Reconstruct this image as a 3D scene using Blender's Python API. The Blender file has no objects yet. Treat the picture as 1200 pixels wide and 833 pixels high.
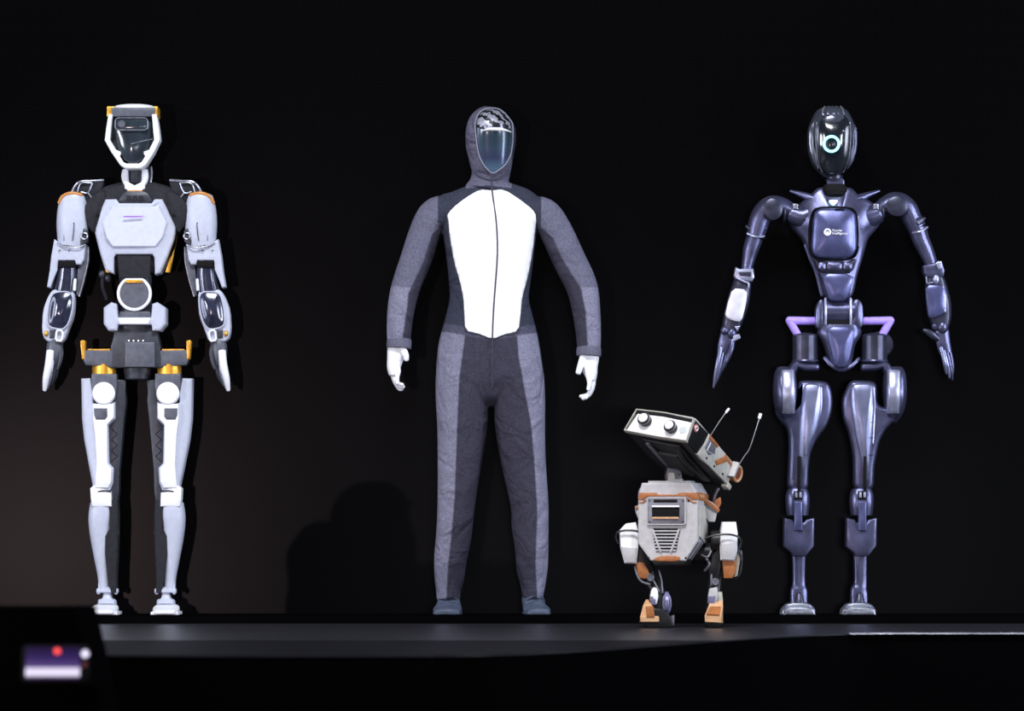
import bpy, bmesh, math, random
from mathutils import Vector, Matrix
from mathutils.bvhtree import BVHTree

SC = bpy.context.scene
COL = SC.collection
random.seed(7)

# ------------------------------------------------------------------ camera
CAM_H = 0.335          # eye height over the stage floor (m)
F_PX = 5100.0          # focal length in pixels of the 1200 x 833 frame
cam_d = bpy.data.cameras.new('camera')
cam_d.sensor_width = 36.0
cam_d.lens = F_PX / 1200.0 * 36.0
cam_d.shift_y = (615.0 - 416.5) / 1200.0
cam_d.clip_end = 200
cam_d.dof.use_dof = True
cam_d.dof.focus_distance = 14.7
cam_d.dof.aperture_fstop = 3.5
cam = bpy.data.objects.new('camera', cam_d)
cam.location = (0, -15.3, CAM_H)
cam.rotation_euler = (math.radians(90), 0, 0)
COL.objects.link(cam)
SC.camera = cam

# ------------------------------------------------------------------ world, exposure
w = bpy.data.worlds.new('dark_hall'); SC.world = w; w.use_nodes = True
w.node_tree.nodes['Background'].inputs[0].default_value = (0.25, 0.28, 0.4, 1)
w.node_tree.nodes['Background'].inputs[1].default_value = 0.004
SC.view_settings.view_transform = 'Standard'
SC.view_settings.look = 'None'
SC.view_settings.gamma = 1.0
SC.view_settings.exposure = 0.0
SC.view_settings.use_curve_mapping = False

# ------------------------------------------------------------------ stage lights
def aim(o, tgt):
    d = Vector(tgt) - o.location
    o.rotation_euler = d.to_track_quat('-Z', 'Y').to_euler()

def area(name, loc, tgt, sx, sy, power, col):
    l = bpy.data.lights.new(name, 'AREA'); l.shape = 'RECTANGLE'
    l.size = sx; l.size_y = sy; l.energy = power; l.color = col
    o = bpy.data.objects.new(name, l); o.location = loc; aim(o, tgt); COL.objects.link(o)
    return o

def spot(name, loc, tgt, deg, power, col, r=0.1, blend=0.5):
    l = bpy.data.lights.new(name, 'SPOT'); l.spot_size = math.radians(deg); l.spot_blend = blend
    l.energy = power; l.color = col; l.shadow_soft_size = r
    o = bpy.data.objects.new(name, l); o.location = loc; aim(o, tgt); COL.objects.link(o)
    return o

area('front_key', (-0.3, -5.2, 5.9), (0, -0.3, 0.8), 3.2, 0.8, 440, (0.93, 0.95, 1.0))
area('front_left', (-6.6, -6.8, 2.0), (0, -0.3, 0.8), 0.8, 2.4, 240, (0.90, 0.92, 1.0))
area('front_right', (6.6, -6.8, 2.0), (0, -0.3, 0.8), 0.8, 2.4, 240, (0.86, 0.90, 1.0))
area('side_left', (-4.2, -2.0, 1.6), (-0.2, -0.3, 0.9), 0.6, 2.8, 50, (0.82, 0.84, 1.0))
area('side_right', (4.0, -1.7, 1.6), (0.8, -0.3, 0.9), 0.5, 2.8, 90, (0.75, 0.82, 1.0))
spot('droid_spot', (-0.9, -5.2, 5.0), (0.6, -1.1, 0.35), 9, 420, (1.0, 0.93, 0.86), 0.12, 0.6)
spot('low_house_light', (-3.4, -12.0, 0.10), (-0.35, 0, 0.45), 20, 800, (1.0, 0.74, 0.76), 0.02, 1.0)
area('low_wall_fill', (1.6, -17.0, 0.12), (0.6, 0, 0.4), 4.2, 0.15, 70, (0.85, 0.87, 1.0))  # unseen fill added behind the camera to lift the lower wall

# ------------------------------------------------------------------ materials
def mat(name, col, rough=0.5, metal=0.0, spec=0.5, var=0.0, vscale=30, bump=0.0, bscale=200,
        emit=None, estr=0.0, coat=0.0, weave=0.0):
    m = bpy.data.materials.new(name); m.use_nodes = True
    nt = m.node_tree; b = nt.nodes['Principled BSDF']
    b.inputs['Base Color'].default_value = (*col, 1)
    b.inputs['Roughness'].default_value = rough
    b.inputs['Metallic'].default_value = metal
    b.inputs['Specular IOR Level'].default_value = spec
    if coat: b.inputs['Coat Weight'].default_value = coat; b.inputs['Coat Roughness'].default_value = 0.15
    if emit:
        b.inputs['Emission Color'].default_value = (*emit, 1); b.inputs['Emission Strength'].default_value = estr
    tc = nt.nodes.new('ShaderNodeTexCoord')
    if var > 0:
        n = nt.nodes.new('ShaderNodeTexNoise'); n.inputs['Scale'].default_value = vscale; n.inputs['Detail'].default_value = 5
        r = nt.nodes.new('ShaderNodeValToRGB')
        lo = tuple(c * (1 - var) for c in col); hi = tuple(min(1, c * (1 + var)) for c in col)
        r.color_ramp.elements[0].position = 0.3; r.color_ramp.elements[0].color = (*lo, 1)
        r.color_ramp.elements[1].position = 0.7; r.color_ramp.elements[1].color = (*hi, 1)
        nt.links.new(tc.outputs['Object'], n.inputs['Vector']); nt.links.new(n.outputs['Fac'], r.inputs[0])
        nt.links.new(r.outputs[0], b.inputs['Base Color'])
    if bump > 0:
        n2 = nt.nodes.new('ShaderNodeTexNoise'); n2.inputs['Scale'].default_value = bscale; n2.inputs['Detail'].default_value = 3
        bp = nt.nodes.new('ShaderNodeBump'); bp.inputs['Strength'].default_value = bump; bp.inputs['Distance'].default_value = 0.002
        nt.links.new(tc.outputs['Object'], n2.inputs['Vector']); nt.links.new(n2.outputs['Fac'], bp.inputs['Height'])
        nt.links.new(bp.outputs[0], b.inputs['Normal'])
    return m

M = {}
M['shell'] = mat('white_shell', (0.52, 0.56, 0.68), 0.42, var=0.05, vscale=60, bump=0.15, bscale=300)
M['shell_b'] = mat('bright_white_shell', (0.90, 0.92, 0.96), 0.4, var=0.03, vscale=60)
M['shell_m'] = mat('breast_shell', (0.60, 0.64, 0.76), 0.42, var=0.05, vscale=60)
M['graphite'] = mat('graphite_metal', (0.045, 0.050, 0.065), 0.42, 0.3, var=0.25, vscale=40, bump=0.2, bscale=150)
M['grey_panel'] = mat('grey_panel', (0.10, 0.11, 0.14), 0.45, 0.2, var=0.2, vscale=50)
M['fabric'] = mat('dark_fabric', (0.012, 0.012, 0.018), 0.85, var=0.4, vscale=60, bump=0.5, bscale=250)
M['smoke'] = mat('smoked_visor', (0.030, 0.042, 0.055), 0.12, 0.1, coat=0.6, var=0.3, vscale=15)
M['armglass'] = mat('dark_glossy_cover', (0.035, 0.04, 0.075), 0.15, 0.3, coat=0.7, var=0.5, vscale=18)
M['silver'] = mat('silver_metal', (0.42, 0.44, 0.52), 0.3, 0.7, var=0.3, vscale=70)
M['gold'] = mat('gold_anodised', (0.78, 0.40, 0.05), 0.35, 0.6, var=0.25, vscale=80)
M['orange'] = mat('orange_rubber', (0.62, 0.26, 0.06), 0.5, var=0.15, vscale=60)
M['purpleline'] = mat('purple_mark', (0.35, 0.12, 0.6), 0.5)
M['black'] = mat('black_plastic', (0.005, 0.005, 0.006), 0.7, spec=0.15)
M['dot'] = mat('white_indicator', (0.9, 0.9, 0.95), 0.5, emit=(0.9, 0.92, 1), estr=0.8)

M['p_metal'] = mat('violet_grey_metal', (0.115, 0.118, 0.215), 0.32, 0.75, var=0.22, vscale=25, bump=0.12, bscale=120)
M['p_light'] = mat('brushed_light_metal', (0.48, 0.50, 0.68), 0.36, 0.75, var=0.2, vscale=35)
M['p_panel'] = mat('violet_panel', (0.115, 0.125, 0.28), 0.3, 0.6, var=0.2, vscale=30, bump=0.1, bscale=100)
M['p_dark'] = mat('dark_violet_metal', (0.050, 0.052, 0.085), 0.33, 0.6, var=0.3, vscale=30)
M['p_blade'] = mat('thigh_metal', (0.27, 0.29, 0.46), 0.33, 0.75, var=0.2, vscale=18, bump=0.1, bscale=90)
M['p_face'] = mat('black_glossy_face', (0.012, 0.014, 0.02), 0.12, 0.0, coat=0.5)
M['p_head'] = mat('dark_glossy_head', (0.085, 0.095, 0.13), 0.2, 0.5, coat=0.5, var=0.15, vscale=20)
M['lilac'] = mat('lilac_grip', (0.44, 0.31, 1.0), 0.5, var=0.15, vscale=60)
M['p_white'] = mat('pale_brushed_plate', (0.80, 0.80, 0.95), 0.4, 0.4, var=0.1, vscale=40)
M['ring'] = mat('glowing_ring', (0.3, 0.9, 1.0), 0.4, emit=(0.35, 0.85, 1.0), estr=1.3)
M['badge'] = mat('glowing_badge', (0.7, 0.95, 1.0), 0.4, emit=(0.6, 0.95, 1.0), estr=0.9)
M['print'] = mat('white_print', (0.9, 0.9, 0.95), 0.5)

M['d_white'] = mat('droid_white_paint', (0.46, 0.455, 0.47), 0.5, var=0.10, vscale=50, bump=0.2, bscale=200)
M['d_bright'] = mat('droid_bright_white', (0.88, 0.90, 0.92), 0.4, var=0.03, vscale=60)
M['d_cream'] = mat('droid_cream_paint', (0.46, 0.45, 0.40), 0.5, var=0.12, vscale=50)
M['d_orange'] = mat('droid_orange_paint', (0.37, 0.13, 0.038), 0.5, var=0.2, vscale=60)
M['d_tan'] = mat('droid_tan_paint', (0.62, 0.36, 0.19), 0.5, var=0.15, vscale=60)
M['d_grey'] = mat('droid_grey_metal', (0.17, 0.17, 0.20), 0.45, 0.3, var=0.15, vscale=60)
M['d_black'] = mat('droid_black_frame', (0.010, 0.010, 0.011), 0.4, 0.2, var=0.4, vscale=60)
M['d_under'] = mat('droid_underside', (0.012, 0.012, 0.013), 0.6, 0.0, var=0.4, vscale=50)
M['d_cable'] = mat('black_cable', (0.02, 0.02, 0.022), 0.35)
M['d_lav'] = mat('droid_lavender_disc', (0.20, 0.19, 0.34), 0.4, 0.4, var=0.1, vscale=50)
M['d_lens'] = mat('lens_glass', (0.9, 0.9, 0.92), 0.15, coat=0.8)
M['d_steel'] = mat('antenna_steel', (0.62, 0.62, 0.64), 0.3, 0.8)
M['d_red'] = mat('red_brown_lens', (0.35, 0.10, 0.10), 0.25, coat=0.6)

# ------------------------------------------------------------------ builder
def smooth_poly(p, n):
    for _ in range(n):
        q = []
        for i in range(len(p)):
            a = p[i]; b = p[(i + 1) % len(p)]
            q.append((a[0] * .78 + b[0] * .22, a[1] * .78 + b[1] * .22))
            q.append((a[0] * .22 + b[0] * .78, a[1] * .22 + b[1] * .78))
        p = q
    return p

def inset(p, t):
    n = len(p)
    A = sum(p[i][0] * p[(i + 1) % n][1] - p[(i + 1) % n][0] * p[i][1] for i in range(n))
    s = 1 if A > 0 else -1
    out = []
    for i in range(n):
        a = Vector(p[i - 1]); b = Vector(p[i]); c = Vector(p[(i + 1) % n])
        e1 = (b - a); e2 = (c - b)
        if e1.length < 1e-6 or e2.length < 1e-6: out.append(tuple(b)); continue
        e1.normalize(); e2.normalize()
        n1 = Vector((-e1.y, e1.x)) * s; n2 = Vector((-e2.y, e2.x)) * s
        m = n1 + n2
        if m.length < 1e-3: m = n1.copy()
        m.normalize()
        k = t / max(0.45, m.dot(n1))
        q = b + m * k
        out.append((q.x, q.y))
    return out

def circle(cx, cy, rx, ry=None, n=28, a0=0.0):
    ry = rx if ry is None else ry
    return [(cx + rx * math.cos(a0 + 2 * math.pi * i / n), cy + ry * math.sin(a0 + 2 * math.pi * i / n)) for i in range(n)]

def rrect(x0, x1, y0, y1, r, n=5):
    r = min(r, abs(x1 - x0) / 2 - .01, abs(y1 - y0) / 2 - .01)
    out = []
    for (cx, cy, a) in ((x1 - r, y0 + r, -90), (x1 - r, y1 - r, 0), (x0 + r, y1 - r, 90), (x0 + r, y0 + r, 180)):
        for i in range(n + 1):
            t = math.radians(a + 90 * i / n)
            out.append((cx + r * math.cos(t), cy + r * math.sin(t)))
    return out

def catmull(pts, n):
    if n <= 1 or len(pts) < 3: return [tuple(p) for p in pts]
    out = []
    L = len(pts)
    for i in range(L - 1):
        p0 = pts[max(i - 1, 0)]; p1 = pts[i]; p2 = pts[i + 1]; p3 = pts[min(i + 2, L - 1)]
        for j in range(n):
            t = j / n; t2 = t * t; t3 = t2 * t
            out.append(tuple(.5 * (2 * b + (c - a) * t + (2 * a - 5 * b + 4 * c - d) * t2 + (3 * b - a - 3 * c + d) * t3)
                             for a, b, c, d in zip(p0, p1, p2, p3)))
    out.append(tuple(pts[-1]))
    return out

class Part:
    """Collects shapes of ONE part. Coordinates: x to the right, y down, d towards the viewer, all in millimetre-like
    units that the figure's own map turns into metres relative to the figure's base."""
    def __init__(s, mp):
        s.bm = bmesh.new(); s.mp = mp
    def v(s, x, y, d): return s.bm.verts.new(s.mp(x, y, d))
    def rings(s, R, cap0=True, cap1=True):
        V = [[s.v(*p) for p in r] for r in R]
        n = len(V[0])
        for a, b in zip(V[:-1], V[1:]):
            for i in range(n):
                j = (i + 1) % n
                try: s.bm.faces.new((a[i], a[j], b[j], b[i]))
                except ValueError: pass
        if cap0: s.bm.faces.new(V[0])
        if cap1: s.bm.faces.new(V[-1])
        return s
    def plate(s, poly, d0, d1, bev=1.0, crown=0.0, smooth=0, fn=None, back=True):
        if smooth: poly = smooth_poly(poly, smooth)
        n = len(poly)
        cx = sum(p[0] for p in poly) / n; cy = sum(p[1] for p in poly) / n
        R = []
        def add(q, d):
            R.append([(x, y, d + (fn(x, y) if fn else 0)) for x, y in q])
        if back and bev > 0: add(inset(poly, bev * .7), d0); add(poly, d0 + bev * .7)
        else: add(poly, d0)
        if bev > 0:
            add(poly, d1 - bev); add(inset(poly, bev * .3), d1 - bev * .3); q = inset(poly, bev); add(q, d1)
        else:
            q = poly; add(q, d1)
        if crown:
            for f in (.85, .65, .42, .2):
                add([(cx + (x - cx) * f, cy + (y - cy) * f) for x, y in q], d1 + crown * (1 - f * f))
        return s.rings(R)
    def box(s, x0, x1, y0, y1, d0, d1, bev=1.0, r=0):
        if r: return s.plate(rrect(x0, x1, y0, y1, r), d0, d1, bev)
        return s.plate([(x0, y0), (x1, y0), (x1, y1), (x0, y1)], d0, d1, bev)
    def loft(s, pts, n=16, sub=4, pw=2.0, side=None, round0=0.0, round1=0.0):
        """pts: (x, y, d, half width, half depth)"""
        P = catmull(pts, sub)
        if round0 or round1:
            def endcap(p, q, rr):
                t = Vector(p[:3]) - Vector(q[:3]); t.normalize(); out = []
                for a in (20, 45, 68, 84):
                    c = math.cos(math.radians(a)); k = math.sin(math.radians(a)) * rr
                    o = Vector(p[:3]) + t * k
                    out.append((o.x, o.y, o.z, p[3] * c, p[4] * c))
                return out
            if round1: P = P + endcap(P[-1], P[-2], round1)
            if round0: P = endcap(P[0], P[1], round0)[::-1] + P
        R = []
        L = len(P)
        for i, p in enumerate(P):
            a = Vector(P[max(i - 1, 0)][:3]); b = Vector(P[min(i + 1, L - 1)][:3])
            T = b - a
            T = T.normalized() if T.length > 1e-6 else Vector((0, 1, 0))
            if side is not None:
                S = Vector(side); S = (S - T * S.dot(T)).normalized(); D = T.cross(S)
            else:
                D = Vector((0, 0, 1)); D = (D - T * D.dot(T))
                D = D.normalized() if D.length > .2 else Vector((0, 1, 0))
                S = T.cross(D).normalized()
            c = Vector(p[:3]); ring = []
            for k in range(n):
                t = 2 * math.pi * k / n
                cs, sn = math.cos(t), math.sin(t)
                ex = 2.0 / pw
                u = math.copysign(abs(cs) ** ex, cs) * p[3]; w_ = math.copysign(abs(sn) ** ex, sn) * p[4]
                ring.append(tuple(c + S * u + D * w_))
            R.append(ring)
        return s.rings(R)
    def tube(s, pts, r, n=8, sub=5):
        return s.loft([(*p, r, r) for p in pts], n=n, sub=sub, round0=r, round1=r)
    def cyl(s, c, axis, r, h, bev=0.6, n=28, r2=None):
        """cylinder centred on c with its axis along x, y or d"""
        r2 = r if r2 is None else r2
        ax = 'xyd'.index(axis)
        R = []
        for (t, rr) in ((-h / 2, r - bev), (-h / 2 + bev, r), (h / 2 - bev, r2), (h / 2, r2 - bev)):
            ring = []
            for k in range(n):
                a = 2 * math.pi * k / n; q = [rr * math.cos(a), rr * math.sin(a)]
                q.insert(ax, t)
                ring.append((c[0] + q[0], c[1] + q[1], c[2] + q[2]))
            R.append(ring)
        return s.rings(R)
    def ringtube(s, c, R_, r, n=36, m=8, ry=None, axis='d', a0=0, a1=360):
        ry = R_ if ry is None else ry
        full = (a1 - a0) >= 360
        cnt = n if full else n + 1
        V = []
        for i in range(cnt):
            a = math.radians(a0 + (a1 - a0) * i / n); ring = []
            for j in range(m):
                b = 2 * math.pi * j / m
                u = (R_ + r * math.cos(b)) * math.cos(a); v_ = (ry + r * math.cos(b)) * math.sin(a); w_ = r * math.sin(b)
                if axis == 'd': p = (c[0] + u, c[1] + v_, c[2] + w_)
                elif axis == 'x': p = (c[0] + w_, c[1] + v_, c[2] + u)
                else: p = (c[0] + u, c[1] + w_, c[2] + v_)
                ring.append(s.v(*p))
            V.append(ring)
        rng = range(cnt) if full else range(cnt - 1)
        for i in rng:
            A = V[i]; B = V[(i + 1) % cnt]
            for j in range(m): s.bm.faces.new((A[j], A[(j + 1) % m], B[(j + 1) % m], B[j]))
        if not full: s.bm.faces.new(V[0]); s.bm.faces.new(V[-1])
        return s
    def frame(s, poly, t, d0, d1, smooth=0):
        """closed frame following an outline, t wide"""
        if smooth: poly = smooth_poly(poly, smooth)
        inn = inset(poly, t); n = len(poly)
        b = min(t * .3, 1.0)
        loop = [(poly, d0), (poly, d1 - b), (inset(poly, b), d1), (inset(poly, t - b), d1), (inn, d1 - b), (inn, d0)]
        V = [[s.v(x, y, d) for x, y in q] for q, d in loop]
        for a in range(len(V)):
            A = V[a]; B = V[(a + 1) % len(V)]
            for i in range(n):
                j = (i + 1) % n
                s.bm.faces.new((A[i], A[j], B[j], B[i]))
        return s
    def ball(s, c, rx, ry, rd, n=20, m=12):
        R = []
        for i in range(m + 1):
            t = math.radians(-88 + 176 * i / m)
            R.append([(c[0] + rx * math.cos(t) * math.cos(2 * math.pi * k / n), c[1] + ry * math.sin(t),
                       c[2] + rd * math.cos(t) * math.sin(2 * math.pi * k / n)) for k in range(n)])
        return s.rings(R)
    def done(s, name, m, parent, label=None, ang=32, mirror=None):
        bmesh.ops.recalc_face_normals(s.bm, faces=s.bm.faces)
        me = bpy.data.meshes.new(name); s.bm.to_mesh(me); s.bm.free()
        me.polygons.foreach_set('use_smooth', [True] * len(me.polygons))
        me.set_sharp_from_angle(angle=math.radians(ang))
        me.materials.append(m)
        o = bpy.data.objects.new(name, me); COL.objects.link(o)
        if parent is not None: o.parent = parent
        if label: o['label'] = label
        return o

def figmap(cx, base, k, yaw=0.0, pivot=None):
    ca, sa = math.cos(yaw), math.sin(yaw)
    px = cx if pivot is None else pivot
    def f(x, y, d):
        X = (x - px); D = d
        return Vector((((X * ca - D * sa) + px - cx) * k, -(X * sa + D * ca) * k, (base - y) * k))
    return f

def empty(name, loc, label, cat, group=None):
    o = bpy.data.objects.new(name, None); COL.objects.link(o); o.location = loc
    o.empty_display_size = 0.1
    o['label'] = label; o['category'] = cat
    if group: o['group'] = group
    return o

def text_mesh(body, size, mp, x, y, d, name, m, parent, spacing=1.0):
    cu = bpy.data.curves.new(name, 'FONT'); cu.body = body; cu.size = size; cu.align_x = 'LEFT'
    cu.space_line = spacing; cu.offset = size * .02
    to = bpy.data.objects.new(name, cu); COL.objects.link(to)
    bpy.context.view_layer.update()
    me = bpy.data.meshes.new_from_object(to)
    bpy.data.objects.remove(to)
    for v in me.vertices: v.co = mp(x + v.co.x, y - v.co.y, d)
    me.materials.append(m)
    o = bpy.data.objects.new(name, me); COL.objects.link(o); o.parent = parent
    md = o.modifiers.new('thickness', 'SOLIDIFY'); md.thickness = 0.0006; md.offset = 0
    return o

def mxp(poly, c): return [(2 * c - x, y) for x, y in poly]

# ------------------------------------------------------------------ the stage
def structure(name, P, m):
    o = P.done(name, m, None); o['kind'] = 'structure'; return o
ident = lambda x, y, d: Vector((x, y, d))

def wallmat():
    m = mat('matt_black_screen_wall', (0.003, 0.003, 0.0035), 0.255, spec=0.07)
    nt = m.node_tree; b = nt.nodes['Principled BSDF']; tc = nt.nodes.new('ShaderNodeTexCoord')
    br = nt.nodes.new('ShaderNodeTexBrick')
    br.offset = 0; br.inputs['Scale'].default_value = 1
    br.inputs['Brick Width'].default_value = 0.012; br.inputs['Row Height'].default_value = 0.012
    br.inputs['Mortar Size'].default_value = 0.002
    br.inputs['Color1'].default_value = (0.0013, 0.0012, 0.0016, 1); br.inputs['Color2'].default_value = (0.0011, 0.0010, 0.0014, 1)
    br.inputs['Mortar'].default_value = (0.0008, 0.0008, 0.0010, 1)
    mp_ = nt.nodes.new('ShaderNodeMapping'); mp_.inputs['Rotation'].default_value = (math.radians(90), 0, 0)
    nt.links.new(tc.outputs['Object'], mp_.inputs[0]); nt.links.new(mp_.outputs[0], br.inputs['Vector'])
    nt.links.new(br.outputs['Color'], b.inputs['Base Color'])
    return m

def floormat():
    m = mat('black_gloss_stage_floor', (0.020, 0.020, 0.024), 0.22, spec=0.25)
    nt = m.node_tree; b = nt.nodes['Principled BSDF']; tc = nt.nodes.new('ShaderNodeTexCoord')
    n = nt.nodes.new('ShaderNodeTexNoise'); n.inputs['Scale'].default_value = 3.0; n.inputs['Detail'].default_value = 8
    mp_ = nt.nodes.new('ShaderNodeMapping'); mp_.inputs['Scale'].default_value = (1, 6, 1)
    r = nt.nodes.new('ShaderNodeMapRange'); r.inputs['To Min'].default_value = 0.26; r.inputs['To Max'].default_value = 0.42
    nt.links.new(tc.outputs['Object'], mp_.inputs[0]); nt.links.new(mp_.outputs[0], n.inputs['Vector'])
    nt.links.new(n.outputs['Fac'], r.inputs['Value']); nt.links.new(r.outputs[0], b.inputs['Roughness'])
    return m
MW = wallmat(); MF = floormat()
M['bay'] = mat('dark_stage_boards', (0.009, 0.009, 0.011), 0.5, spec=0.02, var=0.3, vscale=6)
M['plinth'] = mat('black_plinth', (0.002, 0.002, 0.0024), 0.9, spec=0.0)

P = Part(ident); P.rings([[(-6, 0, -1.2), (6, 0, -1.2), (6, 0, 5), (-6, 0, 5)], [(-6, .1, -1.2), (6, .1, -1.2), (6, .1, 5), (-6, .1, 5)]])
structure('wall_back', P, MW)

# stage slab: its front edge runs straight at the left and swings back to a shallow apron at the right
edge = [(-6.0, -4.13), (-0.2, -4.13)]
for i in range(13):
    t = i / 12; s_ = t * t * (3 - 2 * t)
    edge.append((-0.2 + 1.35 * t, -4.13 + 2.26 * s_))
edge += [(6.0, -1.87)]
outline = [(-6, 0.0)] + edge + [(6, 0.0)]
P = Part(ident)
P.rings([[(x, y, -0.004) for x, y in outline], [(x, y, 0.0) for x, y in outline]])
structure('floor_stage', P, MF)
# the front bay of the stage is laid with darker boards, its joint runs across
P = Part(ident)
front_bay = [(-6, -2.7)] + [(x, y + .004) for x, y in edge if y < -2.72] + [(.47, -2.7)]
P.rings([[(x, y, -0.003) for x, y in front_bay], [(x, y, 0.0012) for x, y in front_bay]])
structure('floor_front', P, M['bay'])
P = Part(ident)
o2 = [(-6, -0.05)] + [(x, y + .002) for x, y in edge] + [(6, -0.05)]
P.rings([[(x, y, -1.2) for x, y in o2], [(x, y, -0.004) for x, y in o2]])
structure('trim_1', P, M['plinth'])
P = Part(ident); P.rings([[(-6, -14, -1.25), (6, -14, -1.25), (6, 0, -1.25), (-6, 0, -1.25)], [(-6, -14, -1.2), (6, -14, -1.2), (6, 0, -1.2), (-6, 0, -1.2)]])
structure('floor_pit', P, M['plinth'])
# black plinth under the screen, where the figures stand
P = Part(ident); P.rings([[(-6, -.52, 0), (6, -.52, 0), (6, 0, 0), (-6, 0, 0)], [(-6, -.52, .024), (6, -.52, .024), (6, 0, .024), (-6, 0, .024)]])
structure('baseboard_back', P, M['plinth'])
# bright metal edging at the right part of the stage rim
M['edging'] = mat('polished_edging', (0.5, 0.5, 0.55), 0.25, 0.9, var=0.5, vscale=8)
P = Part(ident)
pts = [(x, y) for x, y in edge if x > 0.93]
for i in range(1, len(pts)):
    (xa, ya), (xb, yb) = pts[i - 1], pts[i]
    xb = min(xb, 2.2)
    P.rings([[(xa, ya - .012, -.002), (xa, ya + .0, -.002), (xa, ya + .0, .003), (xa, ya - .012, .003)],
             [(xb, yb - .012, -.002), (xb, yb + .0, -.002), (xb, yb + .0, .003), (xb, yb - .012, .003)]])
structure('trim_2', P, M['edging'])

KF = 1 / 336.6     # metres per unit for the three tall figures
PLINTH = 0.024
def fig_root(name, cx, label, cat):
    return empty(name, ((cx - 600) * KF, -0.15, PLINTH), label, cat)
# ================================================================== LEFT: white and graphite humanoid robot, an LED screen image modelled as a solid figure
CX = 160.4
mp = figmap(CX, 720, KF)
R1 = fig_root('screen_robot_figure', CX, 'LED screen image, built solid, of a white armoured humanoid robot with gold hip brackets, leftmost of the three tall figures', 'robot')
W = M['shell']; WB = M['shell_b']; G = M['graphite']; GP = M['grey_panel']
def PT(): return Part(mp)
def both(poly, f):
    f(poly, -1); f(mxp(poly, CX), 1)

# head -------------------------------------------------------------
hc = 157.5
P = PT()
P.loft([(hc, 196, -2, 10, 12), (hc, 180, -3, 22, 22), (hc, 160, -4, 27, 27), (hc, 140, -4, 25.5, 28), (hc, 131, -4, 23, 26)], n=24, pw=2.5)
head = P.done('head', M['smoke'], R1, 'smoked dark glass face')
P = PT()
P.plate([(134.5, 139), (139, 172), (149.5, 193.5), (166, 193.5), (176.5, 172), (180.7, 139)], 8, 25, 3, crown=3, smooth=1)
P.done('face_glass', M['smoke'], head)
P = PT()
outer = [(129.7, 137), (127.3, 152), (125.4, 167), (133, 181), (143.7, 196.5), (150, 200.2), (167, 200.2), (173.5, 196), (183, 181), (189.8, 166), (188.2, 152), (185.7, 137)]
inner = [(180.3, 137), (181.5, 152), (183, 166.5), (177, 178.5), (168.3, 192.6), (165, 194.3), (150.5, 194.3), (147, 192.6), (138.5, 178.5), (131.3, 166.5), (133, 152), (134.6, 137)]
def ushape(P, outer, inner, d0, d1, b=1.2):
    V = []
    n = len(outer)
    for i in range(n):
        o_ = Vector(outer[i]); q = Vector(inner[n - 1 - i]); t = (q - o_).normalized()
        V.append([(o_.x, o_.y, d0), (o_.x, o_.y, d1 - b), (o_.x + t.x * b, o_.y + t.y * b, d1), (q.x - t.x * b, q.y - t.y * b, d1), (q.x, q.y, d1 - b), (q.x, q.y, d0)])
    return P.rings(V)
ushape(P, outer, inner, 4, 29)
P.done('face_guard', WB, head)
for s_ in (-1, 1):
    P = PT(); P.plate([(hc + s_ * 19.5, 178), (hc + s_ * 13.5, 180.5), (hc + s_ * 13.5, 183.5), (hc + s_ * 17, 188)], 20, 28.5, 1)
    P.done('guard_tab', WB, head)
P = PT(); P.loft([(hc, 133, -3, 29, 27), (hc, 128, -3, 27, 26), (hc, 124.6, -3, 22, 21), (hc, 122.9, -3, 13, 13), (hc, 122.4, -3, 6, 6)], n=28, sub=3, pw=2.3)
P.done('head_cap', WB, head)
P = PT(); P.plate([(133, 128.8), (184, 128.8), (183.5, 139.5), (133.5, 139.5)], -20, 27.5, 1.5)
P.done('visor_band', GP, head)
for x0, x1 in ((127.6, 136.5), (181.5, 186.8)):
    P = PT(); P.box(x0, x1, 127.5, 139.3, -12, 26, 1.2); P.done('temple_block', M['orange'] if 0 else M['gold'], head)
P = PT(); P.frame(rrect(137, 176.3, 140.7, 156, 5), 1.2, 26, 31.2); P.done('camera_frame', M['silver'], head)
P = PT(); P.box(138, 175.3, 141.7, 155, 24, 29.6, .5, r=4.5); P.done('camera_window', M['smoke'], head)
P = PT(); P.cyl((145.3, 148.4, 30), 'd', 4.4, 2.0, .4); P.done('camera_lens', M['grey_panel'], head)
P = PT(); P.tube([(157, 171.5, 30), (168, 168.5, 29.5), (181, 165.5, 26)], .4, n=6, sub=2); P.done('visor_seam', M['silver'], head)

# neck -------------------------------------------------------------
P = PT(); P.loft([(160, 190, -8, 14, 12), (160, 205, -8, 16, 13), (160, 226, -8, 17, 14)], pw=3)
neck = P.done('neck', G, R1)
P = PT(); P.tube([(177, 196, -3), (177.5, 208, 0), (175, 220, 2)], 1.4); P.done('neck_rod', M['silver'], neck)
for s_, x in ((-1, 147.3), (1, 170.5)):
    P = PT(); P.loft([(x, 201, 6, 3.6, 4), (x + s_ * .3, 207, 7, 4.2, 5), (x - s_ * .5, 213, 7, 3.8, 4.5), (x - s_ * 3, 219, 7, 3, 4)], n=12, pw=2.6, round0=2, round1=2)
    P.done('neck_strut', WB, neck)
P = PT(); P.plate([(148, 213), (154, 216), (158.8, 218.5), (164, 216), (170, 213), (171, 222), (167, 224.5), (151, 224.5), (147, 222)], 2, 12, 1.2)
P.done('neck_yoke', WB, neck)
P = PT(); P.box(150.5, 168, 224, 226.4, 0, 13, .6); P.done('neck_band', M['orange'], neck)

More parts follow.
